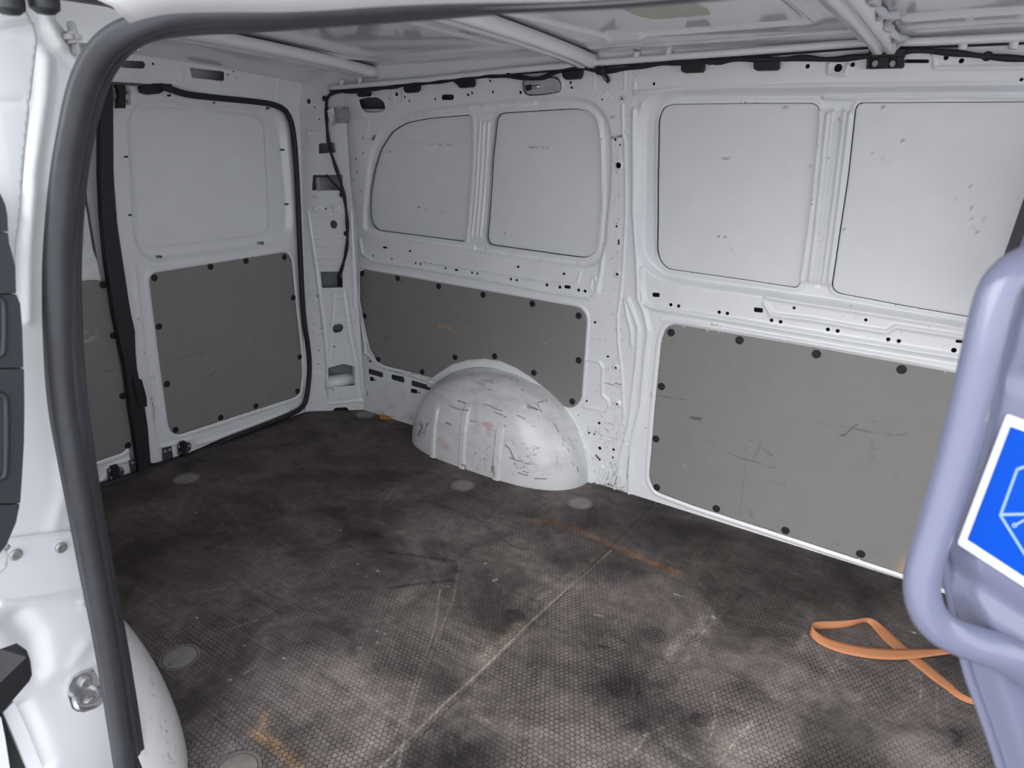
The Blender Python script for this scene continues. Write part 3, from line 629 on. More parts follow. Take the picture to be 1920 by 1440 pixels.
FB=np.array((.150,.128,.119))
fl=[]   # (pixel polyline, half width, colour, alpha, broken)
LG=(.33,.29,.26); LG2=(.42,.37,.32); BK=(.022,.020,.021)
def CF(l): return C5(l,2.4,600,840)
def C8(l): return C5(l,1920/720,1200,900)
fl+=[(CF([(975,325),(1050,335),(1180,375),(1300,430),(1450,500),(1620,560)]),.011,(.27,.135,.055),.75,.25),
     ([(480,1375),(500,1385),(530,1410),(560,1440),(590,1475)],.011,(.50,.31,.17),.75,.25),([(497,1340),(490,1372)],.008,(.50,.31,.17),.6,.3),
     (CF([(1310,460),(1200,560),(1060,680),(950,780),(830,900),(700,1025),(560,1150),(270,1440)]),.0022,LG2,.9,.1),
     (CF([(1160,530),(1060,625),(960,715)]),.009,LG,.55,.45),(CF([(1230,500),(1100,630),(990,740)]),.010,LG,.45,.5),(CF([(1290,500),(1150,640),(1000,790)]),.008,LG,.35,.6),
     (CF([(900,800),(820,870),(730,945)]),.016,(.36,.31,.22),.55,.4),(CF([(970,980),(900,1060)]),.006,LG,.5,.5),
     (CF([(540,640),(515,820),(440,1020),(380,1200),(325,1310)]),.0014,LG2,.85,.2),(CF([(628,520),(600,680),(530,850),(450,1050),(390,1230),(355,1440)]),.0014,LG2,.85,.2),
     (CF([(740,860),(690,1000),(650,1200),(640,1280)]),.0012,LG,.6,.3),(CF([(650,845),(720,895)]),.002,LG,.5,.3),
     (CF([(230,460),(400,480),(600,512)]),.007,BK,.75,.3),(CF([(315,630),(450,610),(600,595)]),.005,BK,.85,.3),
     (CF([(520,250),(620,285),(720,330),(790,385),(860,440),(960,460)]),.004,BK,.5,.4),
     (CF([(1040,150),(1200,180)]),.004,BK,.4,.4),
     (C8([(430,580),(300,720),(180,830),(60,980)]),.010,LG,.45,.5),(C8([(470,600),(340,750),(200,930)]),.010,LG,.4,.55),(C8([(400,580),(260,730),(130,870)]),.008,LG,.4,.55),(C8([(510,570),(380,740)]),.004,BK,.5,.5),
     (C8([(980,920),(930,1040),(880,1200)]),.020,LG,.30,.55),(C8([(1130,900),(1060,980)]),.003,LG,.5,.5),(C8([(1010,860),(950,960)]),.006,LG,.4,.5),
     (C8([(370,1060),(375,1180),(355,1280)]),.0012,LG2,.6,.3),(C8([(570,1200),(480,1300),(390,1430)]),.0013,LG2,.6,.2),(C8([(1408,980),(1400,1130)]),.001,LG2,.5,.3),(C8([(1485,950),(1486,1200)]),.001,LG2,.4,.3),(C8([(1340,1140),(1290,1200)]),.0012,LG,.5,.4),
     (C8([(130,1320),(200,1360),(300,1420)]),.006,LG2,.5,.5),(C8([(0,1290),(120,1240)]),.004,LG,.4,.4),(C8([(1560,1250),(1600,1270),(1580,1330)]),.008,BK,.8,.3),(C8([(1330,720),(1400,820),(1500,900),(1620,960)]),.002,BK,.3,.3),
     (C8([(170,570),(200,580),(230,590)]),.002,(.6,.6,.6),.6,.5),(C8([(365,680),(372,690)]),.003,(.7,.7,.7),.8,.2),
     (CF([(1235,750),(1275,757)]),.0022,LG2,.7,.2),(CF([(1255,890),(1295,897)]),.004,BK,.9,.1),(CF([(1600,655),(1650,670)]),.003,(.5,.5,.5),.5,.6),
     (CF([(1190,880),(1240,950)]),.008,BK,.4,.4),(CF([(0,1010),(120,1110),(340,1250)]),.012,BK,.4,.4),
     (CF([(0,600),(150,640),(300,680)]),.012,LG,.25,.6),(CF([(970,1190),(1170,1440)][::-1]),.0012,LG,.3,.4),
     (CF([(780,1330),(900,1200),(940,1140)]),.0014,LG,.5,.3),(CF([(960,1340),(1060,1210)]),.0014,LG,.5,.3),(CF([(1380,1400),(1440,1340),(1470,1280)]),.002,LG2,.7,.2),(CF([(1000,1440),(1200,1270)]),.0012,LG,.4,.3),
     (CF([(0,1300),(60,1370),(90,1440)]),.002,LG2,.4,.4),(CF([(1300,850),(1400,940),(1500,1020)]),.0013,LG,.4,.4)]
fl+=[([(430,1180),(470,1165),(500,1160)],.002,LG2,.7,.4),([(455,1340),(480,1320)],.001,LG,.6,.3),([(440,1180),(520,1140)],.0012,LG,.5,.4),([(560,1310),(600,1380),(625,1440)],.0016,LG,.5,.4),([(600,1370),(640,1440)],.0012,LG,.5,.4),([(455,1265),(480,1247)],.0012,LG2,.7,.1),([(405,1355),(400,1385)],.0016,LG2,.4,.4),([(390,1330),(430,1360)],.0012,LG,.6,.3)]
fl+=[([(x,y),(x+2,y+1)],r,(.75,.75,.73),.95,0) for x,y,r in ((707,1070,.0028),(925,1088,.0035),(930,1086,.003),(685,1080,.0014),(910,1056,.0016),(839,1099,.0018),(637,993,.0018),(670,1057,.0016),(707,1205,.0014),(720,1188,.0014),(707,1182,.0014),(674,1214,.0014),(531,1234,.0014),(432,1274,.0016),(457,1210,.0016),(365,960,.0016),(368,1158,.002),(1300,1187,.0014),(1690,1220,.001),(1713,1186,.002))]
def streaks(box,n,L,d,c,a,hw,br=.4,sp=.3):
    x0,y0,x1,y1=box
    for i in range(n):
        x=random.uniform(x0,x1);y=random.uniform(y0,y1);t=d+random.gauss(0,sp);l=L*random.uniform(.3,1)
        q=on_floor(x,y); fl.append(([(x,y),(x+l*math.cos(t)*.5,y+l*math.sin(t)*.5+random.uniform(-1,1)*l*.03),(x+l*math.cos(t),y+l*math.sin(t))],hw*random.uniform(.6,1.5),c,a*random.uniform(.3,1),br))
streaks((200,900,1300,1300),90,150,-.55,LG,.30,.0012); streaks((250,850,1100,1200),60,150,.45,LG,.28,.0012)
streaks((300,1000,1700,1440),90,90,-.8,LG,.35,.0012,sp=.8); streaks((250,850,1200,1200),40,120,.5,BK,.35,.005)
streaks((600,1150,1850,1440),40,60,.3,LG2,.3,.006,br=.55,sp=1.2); streaks((1200,1000,1700,1150),30,140,.33,(.17,.16,.155),.4,.002)
patches=[]   # (px,py, radius_x m, radius_y m, colour, alpha)
for x,y,r,c,a in ((850,1425,.060,BK,.85),(905,1432,.055,BK,.8),(800,1440,.05,BK,.75),(760,1444,.035,BK,.6),(960,1165,.028,BK,.45),(700,1005,.036,BK,.55),(1140,1290,.055,BK,.6),(1175,1275,.04,BK,.5),(1215,1190,.045,BK,.5),(1205,1350,.05,BK,.55),(1290,1360,.045,BK,.6),(1250,1325,.03,BK,.45),(1400,1290,.05,BK,.45),(1310,1440,.05,BK,.5),(560,1030,.035,BK,.4),(1040,1050,.035,BK,.35),(640,1180,.05,BK,.3),(620,860,.05,BK,.3),(850,1300,.045,BK,.35),(985,1245,.035,BK,.35),(1320,1200,.04,BK,.3),(720,1245,.035,BK,.35),(1810,1400,.06,BK,.4),(380,1310,.05,BK,.55),(480,1390,.045,BK,.4),(1120,1165,.05,BK,.25),
    (1380,1430,.07,LG,.45),(1250,1430,.05,LG,.45),(1150,1400,.05,LG,.35),(700,1330,.06,LG,.35),(1050,1330,.06,LG,.30),(1500,1300,.07,LG,.28),(1450,1380,.06,LG,.35),(640,1260,.05,LG,.3),(750,1120,.06,LG,.25),(430,1130,.05,LG,.22),(1000,1100,.06,LG,.18),(560,950,.08,LG,.15),(1620,1380,.07,LG,.3),(1750,1420,.06,LG,.35),(830,1200,.05,LG,.25),(1570,1150,.06,LG,.15),(700,870,.08,(.15,.10,.08),.25)):
    q=on_floor(x,y); patches.append((q[0],q[1],r*random.uniform(.8,1.3),r*random.uniform(.8,1.3),random.uniform(0,3.1),np.array(c),a))
rings=[]
for x,y,R,nr,a in ((965,1155,.030,6,.6),(610,1000,.030,7,.45),(700,1008,.034,8,.5),(560,1035,.028,5,.4),(845,1065,.026,6,.3),(1035,1045,.026,6,.4),(950,1000,.024,6,.3),(1225,1190,.034,6,.45),(300,1035,.022,4,.4),(1170,1290,.040,6,.4),(930,960,.020,4,.3),(905,1070,.02,5,.35),(400,900,.02,4,.3),(820,1020,.024,5,.25),(1310,1350,.02,4,.5),(560,868,.024,5,.35)):
    q=on_floor(x,y); rings.append((q[0],q[1],R,nr,a,random.uniform(0,6.28),random.uniform(2,5.5)))
def floor_paint():
    pre=[(Poly(np.array([on_floor(*q)[:2] for q in px]),closed=False),hw,np.array(c),a,br) for px,hw,c,a,br in fl]
    def f(U,V):
        C=np.empty(U.shape+(4,)); C[...,:3]=FB; C[...,3]=1
        # worn brown area towards the rear doors, grip pattern almost gone there
        rear=sstep((-1.0-U+.25*(V-1.1))/.75); C[...,:3]*=(1-.42*rear[...,None]); C[...,:3]*=1+rear[...,None]*np.array((.05,-.02,-.03))
        C[...,3]=1-.85*rear
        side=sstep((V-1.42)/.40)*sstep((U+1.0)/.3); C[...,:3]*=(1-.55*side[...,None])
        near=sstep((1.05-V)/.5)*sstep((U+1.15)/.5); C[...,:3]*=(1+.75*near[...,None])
        for x,y,rx,ry,t,c,a in patches:
            dx=(U-x)*math.cos(t)+(V-y)*math.sin(t); dy=-(U-x)*math.sin(t)+(V-y)*math.cos(t)
            wob=1+.28*np.sin(dx*90+dy*70)+.18*np.sin(dx*190-dy*160+1)
            k=a*np.exp(-((dx/rx)**2+(dy/ry)**2)*wob)
            C[...,:3]=C[...,:3]*(1-k[...,None])+c*k[...,None]
        for x,y,R,nr,a,t0,sp in rings:
            r=np.hypot(U-x,(V-y)*1.1); th=np.arctan2(V-y,U-x); M=r<R*1.2
            g=min(1,a*1.6)*(.5+.5*np.cos(r/R*nr*.62*2*np.pi))*sstep((R-r)/(R*.25)+.5)*(.35+.65*sstep((sp/2-abs(((th-t0+np.pi)%(2*np.pi))-np.pi))/.8+.5))*M
            C[...,:3]=C[...,:3]*(1-.85*g[...,None])
        for P,hw,c,a,br in pre:
            d=P.dist(U,V,m=hw*2.5,signed=False); k=a*np.exp(-(d/max(hw,.0013))**2)
            if br: M=k>.01; r=np.zeros(U.shape); r[M]=brk(U[M],V[M],br); k=k*r
            C[...,:3]=C[...,:3]*(1-k[...,None])+c*k[...,None]
        return C
    return f
_fp=floor_paint()
def sheet4(name,box,cell,cuts,parent):
    U,V=np.meshgrid(np.arange(box[0],box[1]+cell/2,cell),np.arange(box[2],box[3],cell),indexing='ij'); U=np.minimum(U,box[1]).copy(); V=V.copy()
    def D(x,y):
        d=np.full(x.shape,9.0)
        for c in cuts: d=np.minimum(d,c.sd(x,y,m=.02))
        return d
    for it in range(2):
        d=D(U,V); M=abs(d)<(.6*cell if it==0 else .25*cell); x=U[M];y=V[M];e=1e-4
        gx=(D(x+e,y)-D(x-e,y))/(2*e);gy=(D(x,y+e)-D(x,y-e))/(2*e); U[M]=x-d[M]*gx;V[M]=y-d[M]*gy
    cu=(U[:-1,:-1]+U[1:,1:])/2; cv=(V[:-1,:-1]+V[1:,1:])/2; ok=D(cu,cv)>0
    Z=np.zeros(U.shape); Z[0]=-.001; Z[-1]=-.001
    P=np.stack([U,V,Z],-1).reshape(-1,3); idx=np.arange(U.size).reshape(U.shape)
    Q=np.stack([idx[:-1,:-1],idx[1:,:-1],idx[1:,1:],idx[:-1,1:]],-1)[ok]
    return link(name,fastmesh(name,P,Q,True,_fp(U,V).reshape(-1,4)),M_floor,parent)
lids=[]
for (x,y,hw) in ((350,897,31),(868,910,28),(1087,943,29),(337,1232,43),(445,1443,52),(686,777,23)):
    q=on_floor(x,y); a=on_floor(x-hw,y); b=on_floor(x+hw,y); lids.append((q,np.linalg.norm(b-a)/2))
LR=.0435
fcuts=[Circ((q[0],q[1]),LR) for q,r in lids]
XS=on_floor(975,1195)[0]
floor=link('floor',None); tag(floor,'worn black floor boards with a fine hexagonal grip pattern','floor',kind='structure')
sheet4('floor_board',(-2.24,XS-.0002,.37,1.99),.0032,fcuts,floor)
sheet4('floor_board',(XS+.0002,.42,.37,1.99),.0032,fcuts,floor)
bm=bmesh.new(); box_bm(bm,(-.55,1.16,-.035),(3.7,1.86,.05)); bm_obj('sub_floor',bm,M_black,floor)
LIDR=lathe_mesh('lid_rim',[(LR-.0005,-.004),(LR-.0005,.0008),(LR-.0045,.0014),(LR-.0070,.0004),(LR-.0072,-.003)],40)
LIDC=lathe_mesh('lid',[(LR-.0085,-.003),(LR-.0085,.0004),(LR-.0105,.0010),(.012,.0012),(.011,.0012)],40)
LIDN=lathe_mesh('lid_notch',[(.0042,.0),(.0042,.0016),(.003,.0018)],14)
where=['beside the rear doors','in front of the wheel arch','next to the middle pillar','behind the near wheel arch','at the bottom edge of the floor','in the far rear corner']
LB=['round grey floor plug out in the open in front of the rear doors','round grey floor plug in front of the middle of the far wheel arch','round grey floor plug by the foot of the middle pillar','round grey floor plug beside the near white wheel arch','round grey floor plug cut by the bottom edge of the photo','dusty round grey floor plug in the far rear corner']
for i,(q,r) in enumerate(lids):
    e=tag(empty('floor_plug',(q[0],q[1],0)),LB[i],'plug','round plugs set into the floor')
    put('rim',LIDR,M_lidr,(0,0,0),(0,0,1),e,up=(1,0,0)); l_=put('lid',LIDC,M_lid,(0,0,0),(0,0,1),e,up=(1,0,0))
    an=(.3,-.6,2.5,.2,1,.8)[i]
    put('lid_notch',LIDN,M_lidr,(math.cos(an)*.026,math.sin(an)*.026,0),(0,0,1),l_,up=(1,0,0))
q=on_floor(725,782)
ft=put('floor_plug',lathe_mesh('orange_plug',[(.030,-.002),(.031,.004),(.027,.009),(.014,.010),(.010,.007),(.003,.007)],22),M_rust,(q[0],q[1],.0),(0,0,1),up=(1,0,0))
tag(ft,'small orange rust-stained plug beside the rear end of the wheel arch','plug')

# near-side arch
wr=link('wall_right',None); tag(wr,'white near side wall and jamb beside the sliding door opening','wall',kind='structure')
wheel_arch('wheel_arch',None,-1.315,.405,.405,.355,.265,wr,[],arch_paint(am),-1)

# ---- rear wall, corner pillar, doors --------------------------------
rear=link('wall_rear',None); tag(rear,'white steel frame around the double rear doors','wall',kind='structure')
opx=[(60,150),(190,154),(300,160),(322,166),(345,176),(400,183),(483,191),(515,196),(538,207),(548,240),(556,330),(562,480),(569,600),(578,650),(581,690),(575,735),(572,790),(560,800),(60,960)]
op=SH.inv(opx,0); cuts_=cuts=[Poly(fillet(op,.01))]
cc(SH,[(342,132,.003),(346,128,.002),(427,140,.003),(438,134,.003),(443,146,.0025),(422,175,.002),(287,120,.004),(620-0,200,.003)][:7],.003,lambda l:l)
cq(SH,[slot(249,121,46,14,1)],lambda l:l,.009); cq(SH,[[(355,127),(420,134),(420,152),(360,146)]],lambda l:l,.006)
rr=Relief()
for l in ([(465,152),(467,190)],[(507,160),(508,196)],[(522,145),(520,195)],[(343,110),(341,150)]): rl(SH,rr,l,.004,.004)
rl(SH,rr,[(330,158),(380,172),(440,185),(520,193)],.006,.005); rl(SH,rr,[(190,150),(300,156),(330,158)],.006,.006)
sheet('header_panel',SH,(.22,1.99,-.01,1.345),.0045,M_wall,rear,relief=rr,cuts=cuts,paint=strokes_paint(SH,WHITE,[([(250,140),(270,128)],.003,(.6,.6,.62),.4,.2)]))
bm=bmesh.new(); box_bm(bm,(-2.34,1.1,.66),(.01,1.9,1.45)); bm_obj('outer_skin',bm,M_white,rear)
rp=Relief(); cuts_=cuts=[]
I=lambda l:l
cc(SP,[(237,147,.0165)],.01,CP); 
cq(SP,[[(147,466),(292,464),(299,572),(158,576)],[(197,1116),(300,1088),(378,1105),(381,1233),(210,1247),(203,1228)],[(225,1440),(236,1392),(250,1384),(322,1380),(338,1395),(340,1440)],[(228,845),(240,825),(275,818),(300,828),(300,855),(285,872),(250,880),(232,870)]],CP,.006)
cq(SP,[[(598,269),(628,267),(630,286),(598,288)],[(587,328),(642,328),(643,357),(585,357)]],I,.004)
cc(SP,[(40,232),(44,275),(67,528),(67,620,.002),(85,622,.002),(127,630,.004),(87,770,.002),(104,775,.002),(104,818,.003),(152,848),(157,888),(142,895,.002),(98,878,.002),(137,998),(132,1090),(240,972,.0035),(183,41,.0045)],.003,CP)
cq(SP,[slot(234,1258,5,26)],CP,.0005)
cc(SP,[(579,190,.0095),(590,201,.0035),(599,224,.0035),(567,276,.003),(580,220,.002)],.003,I)
for l,hw,ht in (([(60,60),(110,400),(165,820),(190,1090),(200,1300)],.005,.007),([(320,600),(360,880),(400,1100),(425,1320)],.006,-.005),([(300,620),(340,900),(385,1100)],.004,.004),([(90,240),(350,232)],.0025,.003),([(90,292),(355,285)],.0025,.003),([(100,375),(350,368),(355,415),(105,425),(100,375)],.0022,.003),([(155,765),(385,750),(392,798),(158,812),(155,765)],.0022,.003),([(200,1358),(430,1335)],.003,.004),([(60,1140),(180,1165)],.0025,.003),([(240,620),(215,900),(200,1100)],.006,.003),([(350,60),(365,420),(375,700)],.006,.005),([(60,100),(330,75)],.004,.003)):
    rl(SP,rp,CP(l),hw,ht)
for cx,cy in ((128,44),(262,50),(245,15)): 
    c=SP.inv(CP([(cx,cy)]))[0]; rp.emboss(Poly([c+np.array([.10*math.cos(t),.012*math.sin(t)]) for t in np.linspace(0,6,9)]),.006,.01)
for px in ([(575,240),(580,262),(585,268)],[(560,250),(600,245)]): rl(SP,rp,px,.003,.003)
ps=strokes_paint(SP,WHITE,[(CP([(235,605),(300,600)]),.0025,(.45,.45,.46),.7,.4),(CP([(240,662),(340,630)]),.002,(.45,.45,.46),.7,.4),(CP([(205,745),(290,750)]),.0014,DK,.6,.6),(CP([(265,730),(285,745)]),.002,DK,.6,.5),(CP([(270,1330),(350,1328)]),.0012,DK,.7,.6),(CP([(60,1330),(90,1350)]),.002,DK,.6,.5),(C2([(75,1105),(110,1115)]),.0016,DK,.8,.4),(CP([(375,210),(395,212)]),.0016,DK,.7,.3),(CP([(380,235),(392,240)]),.0016,DK,.7,.3)]+scatter(SP,(590,600,680,765),40,7,0,hw=.0009,a=.4,spread=1.5))
PU=Surf(SP.f,SP.g)
def pil_sheet():
    nu,nv=130,560; U,V=np.meshgrid(np.linspace(-.12,1.03,nu),np.linspace(-.01,1.335,nv),indexing='ij')
    # operate in metric copy so that radii are true
    Wd=.25
    return U,V
# metric wrapper: u in metres across the pillar (0.24 m wide)
PW=float(np.linalg.norm(B0-A0))
SPm=Surf(lambda u,v,h:SP.f(np.asarray(u)/PW,v,h),(.12,.6))
def to_m(poly):
    poly.p=poly.p*np.array([PW,1]); poly.lo=poly.p.min(0); poly.hi=poly.p.max(0); return poly
for c in cuts:
    if isinstance(c,Poly): to_m(c)
    else: c.c=np.array(c.c)*np.array([PW,1])
for o in rp.ops: to_m(o[1])
pp=sheet('corner_pillar',SPm,(-.035,PW*1.03,-.012,1.335),.0035,M_wall,rear,relief=rp,cuts=cuts,paint=(lambda U,V:ps(U/PW,V)))
sheet('pillar_back',SPm,(-.05,PW*1.05,-.012,1.34),.05,M_cavshade,rear,h0=-.07)
# the round hole's divider and the block in the square hole
# pillar back details seen through its openings
cqv=SPm.pt(616,345,-.03); 
bm=bmesh.new(); box_bm(bm,tuple(SPm.pt(608,345,-.035)),(.02,.07,.05),Matrix.Rotation(0,3,'Z'),.004); bm_obj('inner_bracket',bm,M_zinc,pp)
c_=SPm.pt(640,706,-.045); tube('inner_brace',[c_+np.array([.02,.06,-.02]),c_+np.array([-.03,-.07,-.02])],.03,M_white,pp,14)
c_=SPm.pt(633,526,-.02); bm=bmesh.new(); box_bm(bm,tuple(c_+np.array([.006,.006,-.006])),(.012,.02,.035),None,.003); bm_obj('cable_plug',bm,M_black,pp)

def door(nm,lab,keep,win,inner,lin,marks,fast,slots,extra,box,lr):
    o=empty(nm,(0,0,0)); tag(o,lab,'door',kind='structure')
    R=Relief(); R.emboss(Poly(fillet(SD.inv(win),.04)),-.016,.028); R.emboss(Poly(fillet(SD.inv(inner),.03)),.004,.005)
    P=fillet(SD.inv(lin),.02); R.emboss(Poly(P),.004,.006,off=.016); R.emboss(Poly(P),-.004,.006,off=.003)
    for l,hw,ht in extra: rl(SD,R,l,hw,ht)
    K=Poly(fillet(SD.inv(keep),.015)); cs=[]
    for (x,y,w_,h_) in slots: cs.append(Poly(fillet(SD.inv(slot(x,y,w_,h_)),.002)))
    s=sheet('door_skin',SD,box,.0045,M_wall,o,relief=R,cuts=cs,keep=K,paint=strokes_paint(SD,WHITE,marks[1]))
    lining('lining_panel',SD,P,marks[0],fast,-.0005,(1,0,0),o,cell=.005,r=.0112)
    bm=bmesh.new(); box_bm(bm,(XD-.045,(box[0]+box[1])/2,.6),(.01,box[1]-box[0]-.02,1.25)); bm_obj('door_outer_skin',bm,M_white,o)
    return o
mr=([(C4([(1000,585),(1060,565),(1140,542)]),.003,(.10,.10,.10),.7,.5),(C4([(1140,545),(1240,538)]),.0018,(.12,.12,.12),.5,.5),(C4([(1180,680),(1190,665),(1210,648)]),.0018,DK,.8,.2),(C4([(1130,735),(1133,765)]),.0014,DK,.7,.2),(C4([(1165,715),(1180,740)]),.0016,DK,.6,.4),(C4([(1230,185),(1255,215)]),.005,(.13,.13,.13),.4,.4),(C4([(1480,760),(1490,825)]),.003,LT,.5,.4),(C4([(1285,680),(1300,690)]),.003,(.12,.12,.12),.5,.4),(C4([(1400,460),(1405,520)]),.0012,LT,.4,.4)],
    [(C4([(850,800),(860,850),(865,920)]),.006,(.22,.2,.2),.8,.55),(C4([(870,860),(885,880)]),.006,(.25,.22,.2),.7,.6),(C4([(775,352),(780,358)]),.0024,(.5,.05,.08),.9,0),(C4([(850,62),(905,58)]),.0014,DK,.8,.2),(C4([(848,683),(866,685)]),.0014,DK,.8,.1),(C4([(795,520),(810,545)]),.0014,DK,.6,.3)]+scatter(SD,(300,750,560,830),16,8,-.3,hw=.001,a=.5))
d2=door('door_2','right rear door, white with a full grey lining board',
 [(212,150),(213,330),(220,420),(232,500),(247,600),(256,690),(268,760),(283,869),(292,868),(345,852),(385,836),(420,820),(588,772),(594,690),(580,600),(570,480),(560,240),(548,205),(500,188),(310,155)],
 [(243,225),(255,200),(272,188),(320,188),(350,196),(385,206),(400,198),(500,204),(522,216),(533,250),(545,390),(543,440),(520,458),(450,468),(290,488),(268,478),(256,450)],
 [(248,232),(258,210),(280,203),(330,202),(470,215),(495,224),(500,250),(503,330),(508,400),(507,432),(492,441),(400,453),(290,466),(266,456),(256,430)],
 [(279,524),(286,512),(360,500),(537,472),(546,485),(553,560),(563,648),(566,700),(562,738),(552,745),(335,815),(322,812),(315,798),(300,690)],mr,
 C4([(865,122),(1181,60),(1381,27),(1597,6),(1647,234),(1683,568),(1671,759),(1437,843),(1239,908),(985,977),(936,719),(891,396)]),
 [(317,179,8,4),(503,203,6,4),(533,281,6,4),(541,383,6,4),(236,294,8,4),(244,403,8,4),(402,193,4,4),(493,456,13,6),(302,482,12,5)],
 [([(252,500),(258,560),(275,700),(288,820),(296,838),(330,832),(358,822),(366,833),(400,825),(540,772)],.006,.006),([(228,520),(262,720),(281,850)],.005,.004)],(1.06,1.84,-.02,1.262),0)
ml=([(C4([(440,510),(480,480),(535,455)]),.006,(.5,.5,.5),.8,.4),(C4([(440,440),(490,425)]),.004,(.5,.5,.5),.6,.5),(C4([(475,650),(540,658)]),.002,DK,.6,.5),(C4([(590,650),(680,625)]),.0014,(.1,.1,.1),.6,.3),(C4([(470,795),(490,815),(512,845)]),.0022,DK,.7,.3),(C4([(540,425),(550,415)]),.003,(.5,.5,.5),.6,.3)],[(C4([(715,640),(725,720)]),.0014,DK,.5,.5)])
d1=door('door_1','left rear door, white with a grey lining board, half hidden by the black seal',
 [(60,150),(192,150),(194,330),(203,480),(226,600),(247,720),(263,872),(262,886),(225,895),(190,908),(60,950)],
 [(100,230),(150,215),(172,260),(178,330),(190,420),(190,470),(170,495),(100,505)],
 [(100,260),(140,235),(152,300),(152,400),(163,440),(158,475),(100,490)],
 [(60,540),(147,527),(178,524),(195,528),(203,545),(222,660),(248,812),(246,830),(232,848),(167,870),(60,905)],ml,
 C4([(578,162),(635,447),(688,786),(717,1064)]),[(176,295,8,4),(185,407,8,4)],
 [([(262,690),(262,850),(255,858),(215,870),(202,878),(196,896),(160,915)],.006,.006)],(.30,1.05,-.02,1.262),1)
# centre gap rubber, seal around the opening, sill
def on_D(L,h): return [SD.pt(x,y,h) for x,y in L]
gs=prism('gap_strip',on_D([(189,158),(210,158),(213,330),(219,420),(230,500),(246,590),(253,620),(255,690),(268,740),(271,760),(277,800),(283,875),(262,889),(257,840),(246,770),(236,690),(215,590),(199,480),(192,400),(189,330)],.030),(1,0,0),-.03,M_gap,d2,.004)
prism('gap_strip_clip',on_D([(250,708),(266,712),(275,745),(276,762),(262,765),(256,745)],.036),(1,0,0),-.012,M_black,d2,.003)
sp_=resample(chaikin([SH.pt(x,y,.008) for x,y in [(300,162),(318,166),(345,177),(400,183),(483,191),(515,196),(538,207),(550,240),(557,330),(563,480),(569,600),(578,650),(581,690),(577,735),(571,762),(550,775),(490,800),(430,822),(405,835),(385,847),(300,872),(262,888),(190,910),(120,938)]],2),120)
tag_=tube('door_seal',sp_,.0105,M_gap,rear,10)
# hinges, latches on the doors
def plate(name,L,h,th,mat,parent,bev=.001,S=SD,n=(1,0,0)): return prism(name,[S.pt(x,y,h+th) for x,y in L],n,-th,mat,parent,bev) if False else bm_obj(name,prism_mesh(name,[S.pt(x,y,h+th) for x,y in L],n,-th,0),mat,parent)
BOLT=lathe_mesh('bolt',[(.0062,0),(.0062,.003),(.0045,.0045),(.0022,.0045),(.0018,.003)],12)
def C7(l): return C5(l,8,180,780)
for dd,L1,L2,L3,b1,b2 in ((d2,[(1000,490),(1130,452),(1160,640),(1150,690),(1010,700)],[(1228,440),(1270,415),(1340,395),(1405,400),(1430,430),(1425,500),(1385,540),(1330,600),(1270,600),(1240,580)],[(1275,400),(1345,378),(1360,470),(1340,590),(1295,600)],[(1035,530),(1105,505)],[(1255,455),(1275,555),(1395,450)]),
    (d1,[(500,670),(645,622),(665,760),(660,810),(530,850)],[(170,800),(230,775),(330,760),(405,775),(425,830),(410,880),(330,960),(250,975),(190,965)],[(235,765),(330,735),(345,850),(330,960),(270,970)],[(545,700),(622,680)],[(208,820),(235,925),(378,800)])):
    a=plate('guide_plate',C7(L1),.006,.004,M_dkst,dd); b=plate('latch',C7(L2),.006,.005,M_dkst,dd); c=plate('latch_block',C7(L3),.012,.014,M_black,b)
    for q in C7(b1): put('bolt',BOLT,M_zinc,SD.pt(q[0],q[1],.012),(1,0,0),a)
    for q in C7(b2): put('bolt',BOLT,M_zinc,SD.pt(q[0],q[1],.014),(1,0,0),b)
HD=lambda l:C5(l,4,170,60)
a=plate('upper_latch',HD([(170,385),(270,385),(300,440),(300,545),(262,550),(262,572),(205,572),(200,530),(175,515),(172,450),(205,440)]),.008,.004,M_zinc,d2)
plate('latch_bolt',HD([(190,395),(258,395),(265,430),(262,572),(205,572),(212,440)]),.014,.016,M_black,a)
for q in HD([(195,485),(285,455),(283,525)]): put('bolt',BOLT,M_zinc,SD.pt(q[0],q[1],.014),(1,0,0),a)
plate('check_strap',HD([(385,405),(480,385),(610,390),(608,410),(560,432),(520,462),(440,470),(395,455),(382,430)]),.006,.022,M_black,d2)
plate('check_plate',HD([(120,365),(330,372),(460,382),(460,398),(330,405),(120,385)]),.012,.010,M_dkst,d2)

# ---- roof ----------------------------------------------------------
ceil=link('ceiling',None); tag(ceil,'white ribbed steel van roof with three cross members','ceiling',kind='structure')
ro=Relief()
def C9(l): return C5(l,1920/700,200,20)
for px,hw,ht in (([(1090,74),(1160,66),(1300,57),(1516,40),(1527,34),(1510,18),(1460,-25)],.010,.007),
    ([(1155,90),(1400,72),(1600,58)],.007,.005),([(1700,34),(1800,26),(2000,14)],.012,.008),([(1720,58),(1920,45)],.007,.005),([(1740,80),(1920,70)],.006,.004),
    ([(346,60),(450,72),(600,97),(650,107),(700,110),(760,103),(900,91),(1060,88)],.010,.007),(C2([(500,330),(470,355),(700,345),(1100,310),(1400,290)]),.008,.005),
    (C2([(560,105),(800,170),(1050,230),(1150,255),(1290,262)]),.010,.006),(C2([(1150,60),(1400,120),(1700,195),(1760,205),(1920,188)]),.010,.008),
    (C2([(1640,268),(1920,245)]),.007,.005),(C2([(0,400),(240,380),(640,420)]),.006,.004),(HD([(500,110),(900,150),(1300,250),(1700,330)]),.01,.0)):
    rl(SR,ro,px,hw,ht,0)
sheet('roof_skin',SR,(-2.36,1.3,.24,2.08),.007,M_roof,ceil,relief=ro)
